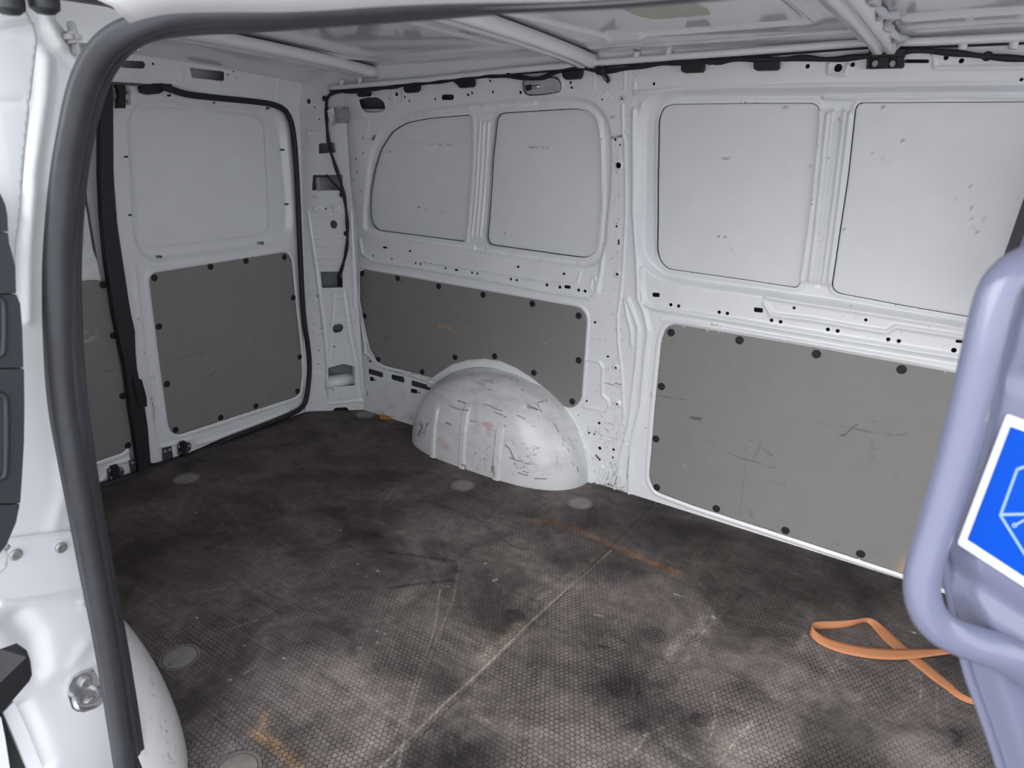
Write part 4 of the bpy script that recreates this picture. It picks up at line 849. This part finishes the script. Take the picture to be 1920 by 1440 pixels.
def beam(a,b,h=.032,y0=.42,y1=1.87):
    """a,b = (left,right) edge x at mid roof and at the wall end"""
    ys=np.linspace(y0,y1,44); k=np.clip((ys-1.16)/.70,-.6,1); xl=a[0]+(b[0]-a[0])*k; xr=a[1]+(b[1]-a[1])*k; rows=[]
    t=np.clip((ys-1.74)/.12,0,1)
    for (f,hh) in ((-.02,.001),(.0,.006),(.26,.007),(.34,.5*h),(.42,h),(.62,h),(.66,h-.004),(.72,h-.004),(.76,h),(.95,h),(.99,h*.8),(1.0,.004)):
        X=xl+(xr-xl)*f; rows.append(np.stack([X,ys,zroof(X,ys)-hh*(1+.15*t)-.002],-1))
    return loft('cross_member',rows,M_white,ceil,.002)
beam((-2.00,-1.775),(-1.945,-1.82)); beam((-1.09,-.955),(-1.06,-.97)); b2=beam((-.335,-.232),(-.30,-.225))
zz=[]
for i in range(60):
    y=.5+1.33*i/59; x=-.222+.010*math.sin(i*1.9)+.008*math.sin(i*.7); zz.append((x,y,zroof(x,y)-.022-.006*math.sin(i*1.3)))
tube('sealant_bead',zz,[.005+.004*abs(math.sin(i*1.1)) for i in range(60)],M_seal,b2,8,flat=.8)
# roof rail with its dark joint
RL=[(617,165),(700,158),(800,150),(950,133),(1130,117),(1400,97),(1622,80),(1720,79),(1920,70),(2060,64)]
rail=[SW.pt(x,y,.020) for x,y in RL]
tube('roof_rail',resample(rail,60),.009,M_white,ceil,10,flat=1.0)
tube('rail_joint',resample([p+np.array([0,.004,-.0105]) for p in rail],60),.0028,M_black,ceil,6)
pd=prism('damping_pad',[SR.pt(x,y,.003) for x,y in [(1195,30),(1225,37),(1331,28),(1325,20),(1262,-8),(1110,-10)]],(0,0,-1),-.003,M_beige,ceil)
PEG=lathe_mesh('peg',[(.0095,0),(.0095,.022),(.008,.026),(.003,.027)],14)
for x,y in ((641,159),(675,154),(1193,110),(1253,104),(1806,84),(1901,82)):
    c=SW.pt(x,y,.016); put('roof_peg',PEG,M_peg,c+np.array([0,0,.016]),(0,0,-1),ceil,up=(1,0,0))

# ---- near side: seal, jamb, header, sliding door ---------------------
SN=Surf(lambda u,v,h:np.stack([u,nearY(v)-h,v],-1),(-.9,.9))
Lp=[(2300,-140),(1500,-50),(1190,-14),(1000,-3),(760,4),(560,20),(420,20),(330,22),(280,30),(235,45),(192,70),(160,110),(137,165),(120,250),(106,330),(97,420),(91,500),(91,620),(97,750),(116,850),(138,960),(160,1080),(185,1200),(205,1330),(222,1450),(236,1540)]
Rp=[(2300,-100),(1500,-22),(1190,3),(1090,6),(800,32),(640,43),(480,57),(380,61),(310,64),(275,72),(245,90),(222,115),(198,155),(176,230),(160,310),(151,400),(147,480),(148,580),(155,700),(170,830),(190,960),(212,1080),(234,1200),(253,1310),(275,1450),(292,1540)]
L3=resample(chaikin([SN.pt(x,y,.045) for x,y in Lp],2),160); R3=resample(chaikin([SN.pt(x,y) for x,y in Rp],2),160)
T=np.gradient((L3+R3)/2,axis=0); Ac=R3-L3; n_=np.cross(T,Ac); n_/=np.linalg.norm(n_,axis=1)[:,None]
sg=np.sign((n_*(EYE-L3)).sum(1)); n_*=sg[:,None]
pxs=project(L3)[:,0]; wt_=.6-.35*sstep((pxs-200)/150)
rows=[]
for t,hh in ((-.02,-.012),(0,0),(.06,.012),(.16,.020),(.28,.023),(.40,.020),(.50,.012),(.56,.006),(.60,.007),(.66,.012),(.74,.011),(.80,.008),(.86,.008),(.96,.007),(1.0,.002),(1.01,-.010)):
    rows.append(L3+Ac*t+n_*(hh*wt_)[:,None])
seal=loft('door_opening_seal',rows,M_rub,None,.003); seal.parent=wr
lp=SN.inv(Lp[11:]); zs=lp[:,1]; xs=lp[:,0]; od=np.argsort(zs); zs=zs[od]; xs=xs[od]
xj=lambda v:np.interp(np.minimum(v,1.02),zs,xs)-.004
SJ=Surf(lambda u,v,h:np.stack([xj(v)+h,u,v],-1),(.35,.6))
jr=Relief()
for px,hw,ht in (([(88,110),(84,180),(72,260),(62,330),(55,450),(52,600)],.006,.006),([(66,90),(60,160),(48,260),(40,340),(34,450)],.005,-.006),([(95,60),(120,95),(140,118)],.010,.006),([(80,10),(95,55),(110,80)],.008,.006),
    ([(0,1132),(60,1128),(150,1125),(172,1118)],.007,.007),([(150,1122),(155,1138),(172,1140)],.004,.003),([(30,1165),(60,1200),(70,1260)],.016,-.014),([(40,1330),(60,1370),(85,1440)],.012,-.010),([(160,1210),(140,1240)],.012,.003),([(100,990),(118,930),(122,860)],.010,.003)): rl(SJ,jr,px,hw,ht)
kp=SJ.inv([(168,60),(130,20),(110,-40),(30,-40),(36,15),(60,45),(68,75),(45,260),(30,400),(-90,420),(-90,1560),(250,1560),(235,1440),(215,1330),(195,1200),(170,1080),(148,960),(126,850),(108,750),(101,620),(100,500),(107,420),(118,330),(130,250),(146,170)])
kp=SJ.inv([(170,118),(150,97),(125,62),(105,38),(104,20),(112,2),(110,-40),(30,-40),(36,15),(60,45),(68,75),(45,260),(30,400),(-90,420),(-90,1560),(258,1560),(242,1440),(222,1330),(202,1200),(177,1080),(154,960),(132,850),(114,750),(107,620),(107,500),(113,420),(124,330),(136,250),(152,170)])
lo=kp.min(0); hi=kp.max(0)
jamb=sheet('door_jamb',SJ,(lo[0],hi[0],lo[1],hi[1]),.004,M_white,wr,relief=jr,keep=Poly(kp))
# header above the opening and the recess channel beside it
top=L3[pxs>242]
rows=[top+np.array([0,.004,-.004]),top+np.array([0,-.016,.012]),top+np.array([0,-.03,.016]),top+np.array([0,-.045,.05]),top+np.array([0,-.05,.12])]
loft('header_flange',rows,M_white,wr,.002)
rows=[top+np.array([0,.01,-.002]),top+np.array([0,.02,.03]),top+np.array([0,.0,.16])]
loft('header_inner',rows,M_white,wr,.002)
bm=bmesh.new(); box_bm(bm,(-1.72,.255,.66),(1.2,.02,1.42)); box_bm(bm,(-.45,.345,1.33),(2.2,.05,.05)); box_bm(bm,(.75,.32,.30),(.9,.03,.70)); box_bm(bm,(-1.2,.62,1.36),(.22,.56,.012)); bm_obj('side_skin',bm,M_white,wr)
bm=bmesh.new(); box_bm(bm,(-1.10,.47,1.30),(.012,.30,.17)); bm_obj('channel_back',bm,M_white,wr)
bk=SJ.pt(138,72,.01); bm=bmesh.new(); box_bm(bm,tuple(bk),(.012,.008,.04),None,.002); box_bm(bm,tuple(bk+np.array([.01,-.006,.0])),(.03,.014,.014),None,.004); bm_obj('channel_bracket',bm,M_zinc,wr)
for x in (14,81):
    c=SJ.pt(x,-2,.10); o=put('bump_stop',lathe_mesh('bump_stop',[(.014,-.01),(.016,.0),(.015,.010),(.009,.015),(.002,.016)],16),M_rub,c,(0,0,-1),wr,up=(1,0,0))
gut=[SJ.pt(x,y,.08) for x,y in [(100,-6),(150,1),(215,11),(245,22),(262,10),(250,-25),(110,-30)]]
prism('gutter_rail',gut,(1,0,0),-.02,M_rub,wr,.003)
# bracket plate with two bolts
bp=prism('jamb_bracket',[SJ.pt(x,y,.022) for x,y in [(-60,1030),(0,1021),(138,1002),(152,1006),(157,1050),(155,1098),(100,1112),(40,1121),(-60,1126)]],(1,0,0),-.022,M_white,wr,.003)
prism('bracket_strip',[SJ.pt(x,y,.024) for x,y in [(-60,1034),(0,1030),(105,1012),(124,1012),(126,1030),(116,1038),(0,1054),(-60,1058)]],(1,0,0),-.003,M_white,bp,.001)
for x,y in ((28,1039),(113,1026)): put('bolt',BOLT,M_steel,SJ.pt(x,y,.024),(1,0,0),bp,scale=1.35)
# striker
def CS(l): return C5(l,1772/320,0,1180)
stp=prism('striker',[SJ.pt(x,y,.006) for x,y in CS([(720,590),(760,510),(850,455),(940,428),(1000,445),(1070,510),(1100,580),(1100,680),(1060,770),(1000,820),(870,862),(790,850),(750,820),(712,700)])],(1,0,0),-.006,M_steel,wr,.002)
p=[SJ.pt(x,y,h) for x,y,h in [(CS([(785,690)])[0]+(.006,)),(CS([(785,745)])[0]+(.028,)),(CS([(810,815)])[0]+(.034,)),(CS([(900,805)])[0]+(.034,)),(CS([(1010,770)])[0]+(.034,)),(CS([(1040,700)])[0]+(.026,)),(CS([(1030,625)])[0]+(.006,))]]
tube('striker_bar',resample(chaikin(p,2),24),.0052,M_steel,stp,10)
put('bolt',BOLT,M_steel,SJ.pt(*CS([(880,540)])[0],.006),(1,0,0),stp,scale=1.7); put('bolt',BOLT,M_steel,SJ.pt(*CS([(930,745)])[0],.005),(1,0,0),stp,scale=1.5)
# sliding door, pushed back
sd3=empty('door_3',(0,0,0)); tag(sd3,'open sliding door at the left edge with dark grey trim','door',kind='structure')
XO=-.965
SO=Surf(lambda u,v,h:np.stack([XO+h+0*u,u,v],-1),(.3,.9))
dr=Relief(); rl(SO,dr,[(-40,48),(0,45),(60,30)],.010,.006); rl(SO,dr,[(-40,55),(0,53),(60,40)],.006,-.006); rl(SO,dr,[(-40,193),(0,192),(40,190)],.004,-.002)
dk=SO.inv([(-260,-120),(20,-60),(36,15),(60,46),(66,76),(56,160),(43,280),(34,400),(26,460),(10,1060),(-260,1300)]); lo=dk.min(0);hi=dk.max(0)
sheet('door_panel',SO,(lo[0],hi[0],lo[1],hi[1]),.0035,M_white,sd3,relief=dr,keep=Poly(dk),thick=.012)
for sec in ([(-80,330),(-10,350),(2,366),(10,384),(14,405),(15,434),(-80,436)],[(-80,438),(15,437),(17,455),(24,480),(29,500),(30,550),(-80,552)],[(-80,554),(31,553),(38,570),(42,620),(44,689),(-80,691)],[(-80,693),(45,692),(46,760),(45,830),(41,900),(38,943),(-80,946)],[(-80,949),(37,946),(30,980),(12,1022),(-30,1075),(-80,1110)]):
    prism('trim_section',[SO.pt(x,y,.045) for x,y in sec],(1,0,0),-.045,M_trim,sd3,.004)
for a,b,c,d in ((-60,555,8,670),(-60,735,12,900)):
    tube('trim_rib',resample(chaikin([SO.pt(x,y,.046) for x,y in ((a,b),(c-3,b+3),(c,b+20),(c,d-15),(c-6,d),(a,d+4))],2),30),.0035,M_trim,sd3,8)
# roller arm: faceted black block and rails in the lower corner
ra=empty('roller_arm',tuple(SO.pt(0,1290,0))); tag(ra,'faceted black plastic roller block at the bottom left beside the jamb','door roller')
def facet(name,L,c,h,mat,parent,hc):
    bm=bmesh.new(); inv=Matrix.Translation(-Vector(parent.location))
    vs=[bm.verts.new(inv@Vector(SO.pt(x,y,h))) for x,y in L]; vb=[bm.verts.new(inv@Vector(SO.pt(x,y,h-.05))) for x,y in L]
    cc_=[bm.verts.new(inv@Vector(SO.pt(x,y,hc))) for x,y in c]
    n=len(L); 
    for i in range(n): bm.faces.new((vs[i],vs[(i+1)%n],vb[(i+1)%n],vb[i]))
    for i in range(n):
        j=(i+1)%n; ci=min(range(len(c)),key=lambda k:(L[i][0]-c[k][0])**2+(L[i][1]-c[k][1])**2); cj=min(range(len(c)),key=lambda k:(L[j][0]-c[k][0])**2+(L[j][1]-c[k][1])**2)
        bm.faces.new((vs[i],vs[j],cc_[ci])) 
        if ci!=cj: bm.faces.new((vs[j],cc_[cj],cc_[ci]))
    bm.faces.new(vb[::-1]); return bm_obj(name,bm,mat,parent)
facet('roller_block',[(-80,1240),(0,1217),(31,1206),(50,1219),(57,1238),(60,1265),(55,1277),(5,1335),(-80,1400)],[(50,1232),(-10,1290)],.09,M_black,ra,.115)
inv=lambda pts,o:[np.array(q)-np.array(o.location) for q in pts]
prism('rail',inv([SO.pt(x,y,.06) for x,y in [(6,1336),(26,1316),(52,1370),(88,1460),(60,1460)]],ra),(1,0,0),-.03,M_white,ra,.003)
prism('rail_cover',inv([SO.pt(x,y,.05) for x,y in [(-60,1330),(4,1334),(30,1385),(60,1470),(-60,1470)]],ra),(1,0,0),-.03,M_black,ra,.002)
prism('sill_edge',inv([SO.pt(x,y,.075) for x,y in [(-60,1345),(2,1345),(10,1385),(20,1450),(-60,1450)]],ra),(1,0,0),-.02,M_white,ra,.002)
# front closure and ground outside
wf=link('wall_front',None); tag(wf,'white bulkhead at the front of the load space','wall',kind='structure')
bm=bmesh.new(); box_bm(bm,(1.25,1.12,.35),(.02,1.76,.75)); bm_obj('bulkhead_skin',bm,M_white,wf)
SE=Surf(lambda u,v,h:np.stack([u,1.80-h+0*u,v],-1),(.1,.9))
prism('window_post',[SE.pt(x,y) for x,y in [(2100,200),(1945,365),(1893,500),(1885,560),(1880,640),(2100,700)]],(0,-1,0),-.03,M_lav,wf,.004)
prism('window_seal',[SE.pt(x,y,.006) for x,y in [(1960,270),(1935,340),(1919,376),(1890,460),(1872,508),(1862,580),(1890,580),(1898,500),(1925,425),(1960,350)]],(0,-1,0),-.03,M_gap,wf,.004)
gr=fastmesh('ground',np.array([(-15,-15,-.55),(15,-15,-.55),(15,15,-.55),(-15,15,-.55)],float),np.array([[0,1,2,3]])); tag(link('ground',gr,M_ground),'light grey paving outside the van','ground',kind='structure')

# ================================================================== THINGS
# wiring loom along the wall top and down the corner pillar
hv=[(0,330),(200,300),(270,298),(420,290),(480,295),(520,283),(620,280),(790,282),(860,272),(1000,285),(1150,268),(1250,262),(1350,245),(1400,236),(1640,255),(1740,268),(1920,280),(2200,290)]
lower=[(634,520),(640,508),(650,470),(652,440),(650,400),(645,365),(637,335),(625,300),(617,275),(613,240),(612,205),(612,188),(618,177),(632,171),(658,173),(680,168),(710,166),(740,163),(765,157),(800,156),(845,150),(885,146),(905,142),(930,142),(955,143),(975,145),(1000,148),(1020,146),(1035,137),(1060,131),(1092,125),(1105,130),(1122,134),(1145,133)]
cab=[]
for (x,y) in lower:
    if y>200: cab.append(SPm.pt(x,y,.016))
    else:
        cab.append(SW.pt(x,y,.022))
for x,y in C3(hv): cab.append(SW.pt(x,y,.024))
cab=resample(chaikin(cab,1),200)
hn=tag(tube('wiring_loom',cab,[.0062+.0012*math.sin(i*.9) for i in range(200)],M_cable,None,10),'black taped wiring loom running along the wall top and down the corner pillar','cable')
tube('loom_branch',resample([SPm.pt(x,y,.006) for x,y in [(612,328),(622,340),(634,352),(642,362)]],12),.004,M_cable,hn,8)
tube('loom_branch',resample(chaikin([SW.pt(x,y,.012) for x,y in [(1127,134),(1134,140),(1140,148),(1141,154)]],2),14),.0045,M_cable,hn,8)
tube('cable_tie',[SW.pt(x,y,.026) for x,y in [(1120,131),(1128,133),(1136,132)]],.012,M_cable,hn,8)
tube('loom_wire',resample([SW.pt(x,y,.012) for x,y in [(1126,137),(1132,148),(1141,157)]],8),.0016,M_cable,hn,6)
def clipbox(L,h,th,bev=.003): return prism('loom_clip',[SW.pt(x,y,h) for x,y in L],(0,-1,0),-th,M_black,hn,bev)
clipbox(C2([(318,500),(390,497),(392,525),(384,540),(338,544),(326,532)]),.026,.020)
clipbox(C2([(588,478),(668,465),(668,500),(655,518),(602,522),(590,508)]),.026,.020)
clipbox(C2([(860,450),(975,437),(978,470),(970,488),(905,494),(893,480)]),.026,.020)
clipbox(C2([(1478,405),(1585,395),(1580,430),(1570,442),(1500,447),(1485,435)]),.028,.022)
clipbox(C3([(293,285),(400,283),(398,330),(388,341),(308,344),(295,335)]),.028,.022)
clipbox(C3([(637,280),(757,278),(755,322),(745,331),(650,333),(639,325)]),.028,.022)
for q in [(610,185),(C2([(1187,420)])[0]),(C3([(1747,268)])[0]),(650,438),(642,365),(C2([(670,490)])[0]),(C3([(437,290)])[0])]:
    S_=SW if q[1]<200 else SPm
    put('tie_head',lathe_mesh('tie_head',[(.009,0),(.010,.006),(.006,.010),(.002,.010)],10),M_black,S_.pt(q[0],q[1],.018),(0,-1,0),hn)
# roof bracket
D4=lambda l:C5(l,1920/420,1500,0)
rb=empty('roof_bracket',tuple(SW.pt(1660,112,0))); tag(rb,'black ribbed bracket with two steel bolts at the right cross member end','bracket')
o_=np.array(rb.location)
prism('bracket_plate',[SW.pt(x,y,.010)-o_ for x,y in D4([(585,440),(890,440),(892,560),(880,582),(600,590),(565,588)])],(0,-1,0),-.010,M_black,rb,.002)
for xs_ in (((572,470),(598,470),(592,585),(568,587)),((676,470),(760,470),(754,583),(672,585)),((838,460),(890,460),(878,580),(832,583))):
    prism('bracket_rib',[SW.pt(x,y,.024)-o_ for x,y in D4(xs_)],(0,-1,0),-.016,M_black,rb,.003)
prism('bracket_top',[SW.pt(x,y,.045)-o_ for x,y in D4([(590,425),(700,415),(900,425),(890,475),(600,480)])],(0,-1,0),-.035,M_black,rb,.004)
for q in D4([(647,545),(795,545)]): put('bolt',BOLT,M_zinc,SW.pt(q[0],q[1],.011)-o_,(0,-1,0),rb,scale=1.25)
# load space lamp
LMP=lambda l:C5(l,6.4,940,100)
lm=empty('interior_lamp',tuple(SW.pt(1016,163,0))); o_=np.array(lm.location); tag(lm,'clear oval interior lamp below the loom above the left window recess','lamp')
def lens(L,h,th,mat,nm,bev): return prism(nm,[SW.pt(x,y,h)-o_ for x,y in L],(0,-1,0),-th,mat,lm,bev)
ov=LMP([(252,350),(262,325),(290,308),(450,290),(640,280),(680,300),(705,345),(715,400),(705,450),(680,470),(500,500),(340,510),(290,490),(262,450)])
lens(ov,.005,.006,M_dkst,'lamp_frame',.002)
ov2=[(LMP([(485,398)])[0][0]+(x-LMP([(485,398)])[0][0])*.93,LMP([(485,398)])[0][1]+(y-LMP([(485,398)])[0][1])*.86) for x,y in ov]
lens(ov2,.013,.010,M_frost,'lamp_lens',.003)
prism('lamp_switch',[SW.pt(x,y,.017)-o_ for x,y in LMP([(283,385),(350,375),(352,440),(292,452)])],(0,-1,0),-.008,M_black,lm,.001)
for k in range(3):
    c=LMP([(600,395)])[0]; r=(30+24*k)/6.4
    tube('lens_ring',[SW.pt(c[0]+r*1.0*math.cos(t),c[1]+r*1.1*math.sin(t),.0135)-o_ for t in np.linspace(-1.1,1.3,12)],.0012,M_frost,lm,6)
tube('lens_filament',[SW.pt(x,y,.0135)-o_ for x,y in LMP([(375,405),(470,398)])],.006,M_steel,lm,8)
# perforated plate on the corner
MB_=lambda l:C5(l,7.2,560,90)
mb=empty('mounting_plate',tuple(SW.pt(632,215,.02))); o_=np.array(mb.location); tag(mb,'small perforated steel plate at the top of the corner pillar','bracket')
prism('plate_face',[SW.pt(x,y,.03)-o_ for x,y in MB_([(470,798),(610,792),(640,815),(682,990),(672,1010),(505,1020),(488,900)])],(0,-1,0),-.003,M_zinc,mb)
prism('plate_flange',[SW.pt(x,y,h)-o_ for (x,y),h in zip(MB_([(470,798),(385,845),(400,960),(440,1055),(505,1020),(488,900)]),(.03,.055,.055,.055,.03,.03))],(0,-1,0),-.002,M_zinc,mb)
for x,y,r in ((610,820,.003),(660,995,.003),(545,905,.004),(490,830,.0018),(560,860,.0016),(580,960,.0016),(540,990,.0016),(630,910,.0016)):
    q=MB_([(x,y)])[0]; put('plate_hole',lathe_mesh('plate_hole',[(r,0),(r,.0006),(r*.3,.0006)],10),M_dkst,SW.pt(q[0],q[1],.0302)-o_,(0,-1,0),mb)
tube('plate_slot',[SW.pt(x,y,.031)-o_ for x,y in MB_([(510,915),(575,908)])],.0035,M_steel,mb,8)

# orange webbing strap on the floor
pr=[((1812,1222),(1808,1216),.006,.006),((1790,1225),(1790,1217),.006,.007),((1760,1229),(1765,1217),.006,.008),((1700,1237),(1706,1217),.007,.010),((1650,1237),(1660,1217),.005,.010),((1600,1230),(1612,1212),.003,.010),((1560,1219),(1573,1203),.002,.010),((1533,1206),(1547,1195),.001,.010),((1520,1194),(1527,1182),.001,.014),((1517,1184),(1520,1170),.001,.018),((1524,1180),(1526,1166),.001,.018),((1545,1179),(1545,1165),.001,.016),((1575,1178),(1577,1164),.001,.014),((1600,1173),(1603,1162),.001,.014),((1614,1168),(1618,1159),.001,.014),((1626,1165),(1636,1158),.001,.012),((1642,1184),(1657,1174),.001,.007),((1662,1206),(1680,1196),.001,.003),((1688,1227),(1706,1219),.001,.002),((1715,1247),(1733,1240),.001,.002),((1748,1275),(1763,1265),.001,.003),((1772,1291),(1785,1283),.001,.006),((1790,1307),(1797,1296),.001,.010),((1812,1318),(1815,1307),.001,.011),((1832,1323),(1836,1313),.001,.008),((1860,1328),(1862,1319),.001,.004)]
A=np.array([on_floor(a[0],a[1],z) for a,b,z,z2 in pr]); B=np.array([on_floor(b[0],b[1],z2) for a,b,z,z2 in pr])
A=resample(chaikin(A,2),90); B=resample(chaikin(B,2),90)
stp=loft('webbing_strap',[A,A*.7+B*.3+np.array([0,0,.0006]),A*.3+B*.7+np.array([0,0,.0006]),B],M_orange,None,.0016)
tag(stp,'orange webbing strap lying in a loop on the floor','strap')

# blue-grey plastic shell with a tubular rim, close on the right
pn=empty('plastic_shell',(0.2,.75,.3)); tag(pn,'blue-grey plastic shell with tubular rim and blue sticker at right edge','plastic panel'); o_=np.array(pn.location)
e_=np.array([.87,.49,0]); e_/=np.linalg.norm(e_); nn=np.array([e_[1],-e_[0],0]); p0=np.array([.03,.66,0])
def PL(x,y,h=0): return on_plane(x,y,p0+nn*h,nn)-o_
SL=Surf(lambda u,v,h:np.stack([p0[0]+e_[0]*u+nn[0]*h-o_[0]+0*v,p0[1]+e_[1]*u+nn[1]*h-o_[1]+0*v,v-o_[2]],-1),(0,.8))
out=[(2400,470),(1990,430),(1930,470),(1890,500),(1862,535),(1842,590),(1825,660),(1808,740),(1792,840),(1776,930),(1766,1000),(1768,1050),(1780,1100),(1791,1155),(1803,1210),(1815,1262),(1842,1335),(1868,1410),(1885,1470),(1905,1560),(1925,1700),(1950,1900),(2500,1900)]
def inl(P,o,h=.03): 
    q=np.array([PL(x,y,h)+o_ for x,y in P]); return np.stack([(q-p0-nn*h)@e_, q[:,2]],1)
sh_=fillet(inl(out,0,.004),.02); K=Poly(sh_); lo=sh_.min(0);hi=sh_.max(0)
sr=Relief(); 
def rlL(R,px,hw,ht): R.ridge(Poly(inl(px,0),closed=False),hw,ht)
rlL(sr,[(1763,1050),(1800,1085),(1850,1112),(1925,1160),(2000,1200)],.010,-.007); rlL(sr,[(1850,640),(1900,700),(1960,720)],.012,-.003)
rlL(sr,[(1770,1120),(1830,1160),(1930,1215),(2000,1250)],.02,.006)
def dome(U,V):
    d=K.sd(U,V,m=10); return sr(U,V)-.028*(1-sstep((-d)/.022+.12))
sheet('shell',SL,(lo[0],hi[0],lo[1],hi[1]),.0028,M_lav,pn,relief=dome,keep=K,h0=.03)
sb=K.p.copy(); c0=np.array([sb[:,0].max(),.8]); Kb=Poly(np.stack([np.where(sb[:,0]<c0[0]-.02,sb[:,0]+.03,sb[:,0]),sb[:,1]],1))
prism('shell_back',SL(Kb.p[:,0],Kb.p[:,1],-.006),nn,-.006,M_lav,pn)
tp=[(1990,470,.03),(1945,488,.032),(1912,500,.034),(1886,520,.038),(1868,548,.04),(1854,600,.042),(1838,670,.044),(1818,760,.046),(1795,850,.046),(1772,930,.046),(1749,1005,.046),(1730,1070,.046),(1727,1108,.046),(1736,1145,.046),(1760,1178,.046),(1800,1198,.046),(1845,1212,.046),(1885,1228,.045),(1925,1250,.042),(1990,1290,.034),(2060,1340,.02)]
tc=resample(chaikin([PL(x,y,h) for x,y,h in tp],2),90); rad=[.0135+.0035*sstep(i/90*2.2-.9) for i in range(90)]
ed_=resample(K.p[:-2],260); ed_=ed_[(ed_[:,0]<hi[0]-.01)]
tube('shell_edge',SL(ed_[:,0],ed_[:,1],.004),.0048,M_lav,pn,8)
tube('tubular_rim',tc,rad,M_lav,pn,20)
def st(name,L,h,mat,par,th=.0004): return prism(name,[PL(x,y,h) for x,y in L],nn,-th,mat,par)
b_=st('sticker',[(1887,778),(1892,777),(2115,858),(2062,1192),(1797,1021),(1797,1015)],.0318,M_wht,pn,.0008)
st('sticker_field',[(1895,800),(2100,872),(2048,1165),(1814,1012)],.0322,M_blue,b_)
def line(a,b,wd=2.4,h=.0326):
    a=np.array(a,float);b=np.array(b,float);d=(b-a)/np.linalg.norm(b-a);n=np.array([-d[1],d[0]])*wd/1
    st('sticker_line',[tuple(a+n),tuple(a-n),tuple(b-n),tuple(b+n)],h,M_pale,b_,.0003)
line((1907,881),(1876,966)); line((1905,881),(1925,874)); line((1925,874),(1990,880)); line((1875,965),(1990,963),h=.0328); line((1875,965),(1922,1040),h=.033); line((1922,1040),(1975,1115)); line((1903,985),(1945,962),2,h=.0334)
cr=[PL(1902+3.6*math.cos(t),985+3.6*math.sin(t),.0332) for t in np.linspace(0,6.28,14)]; tube('sticker_ring',cr,.0006,M_pale,b_,6)
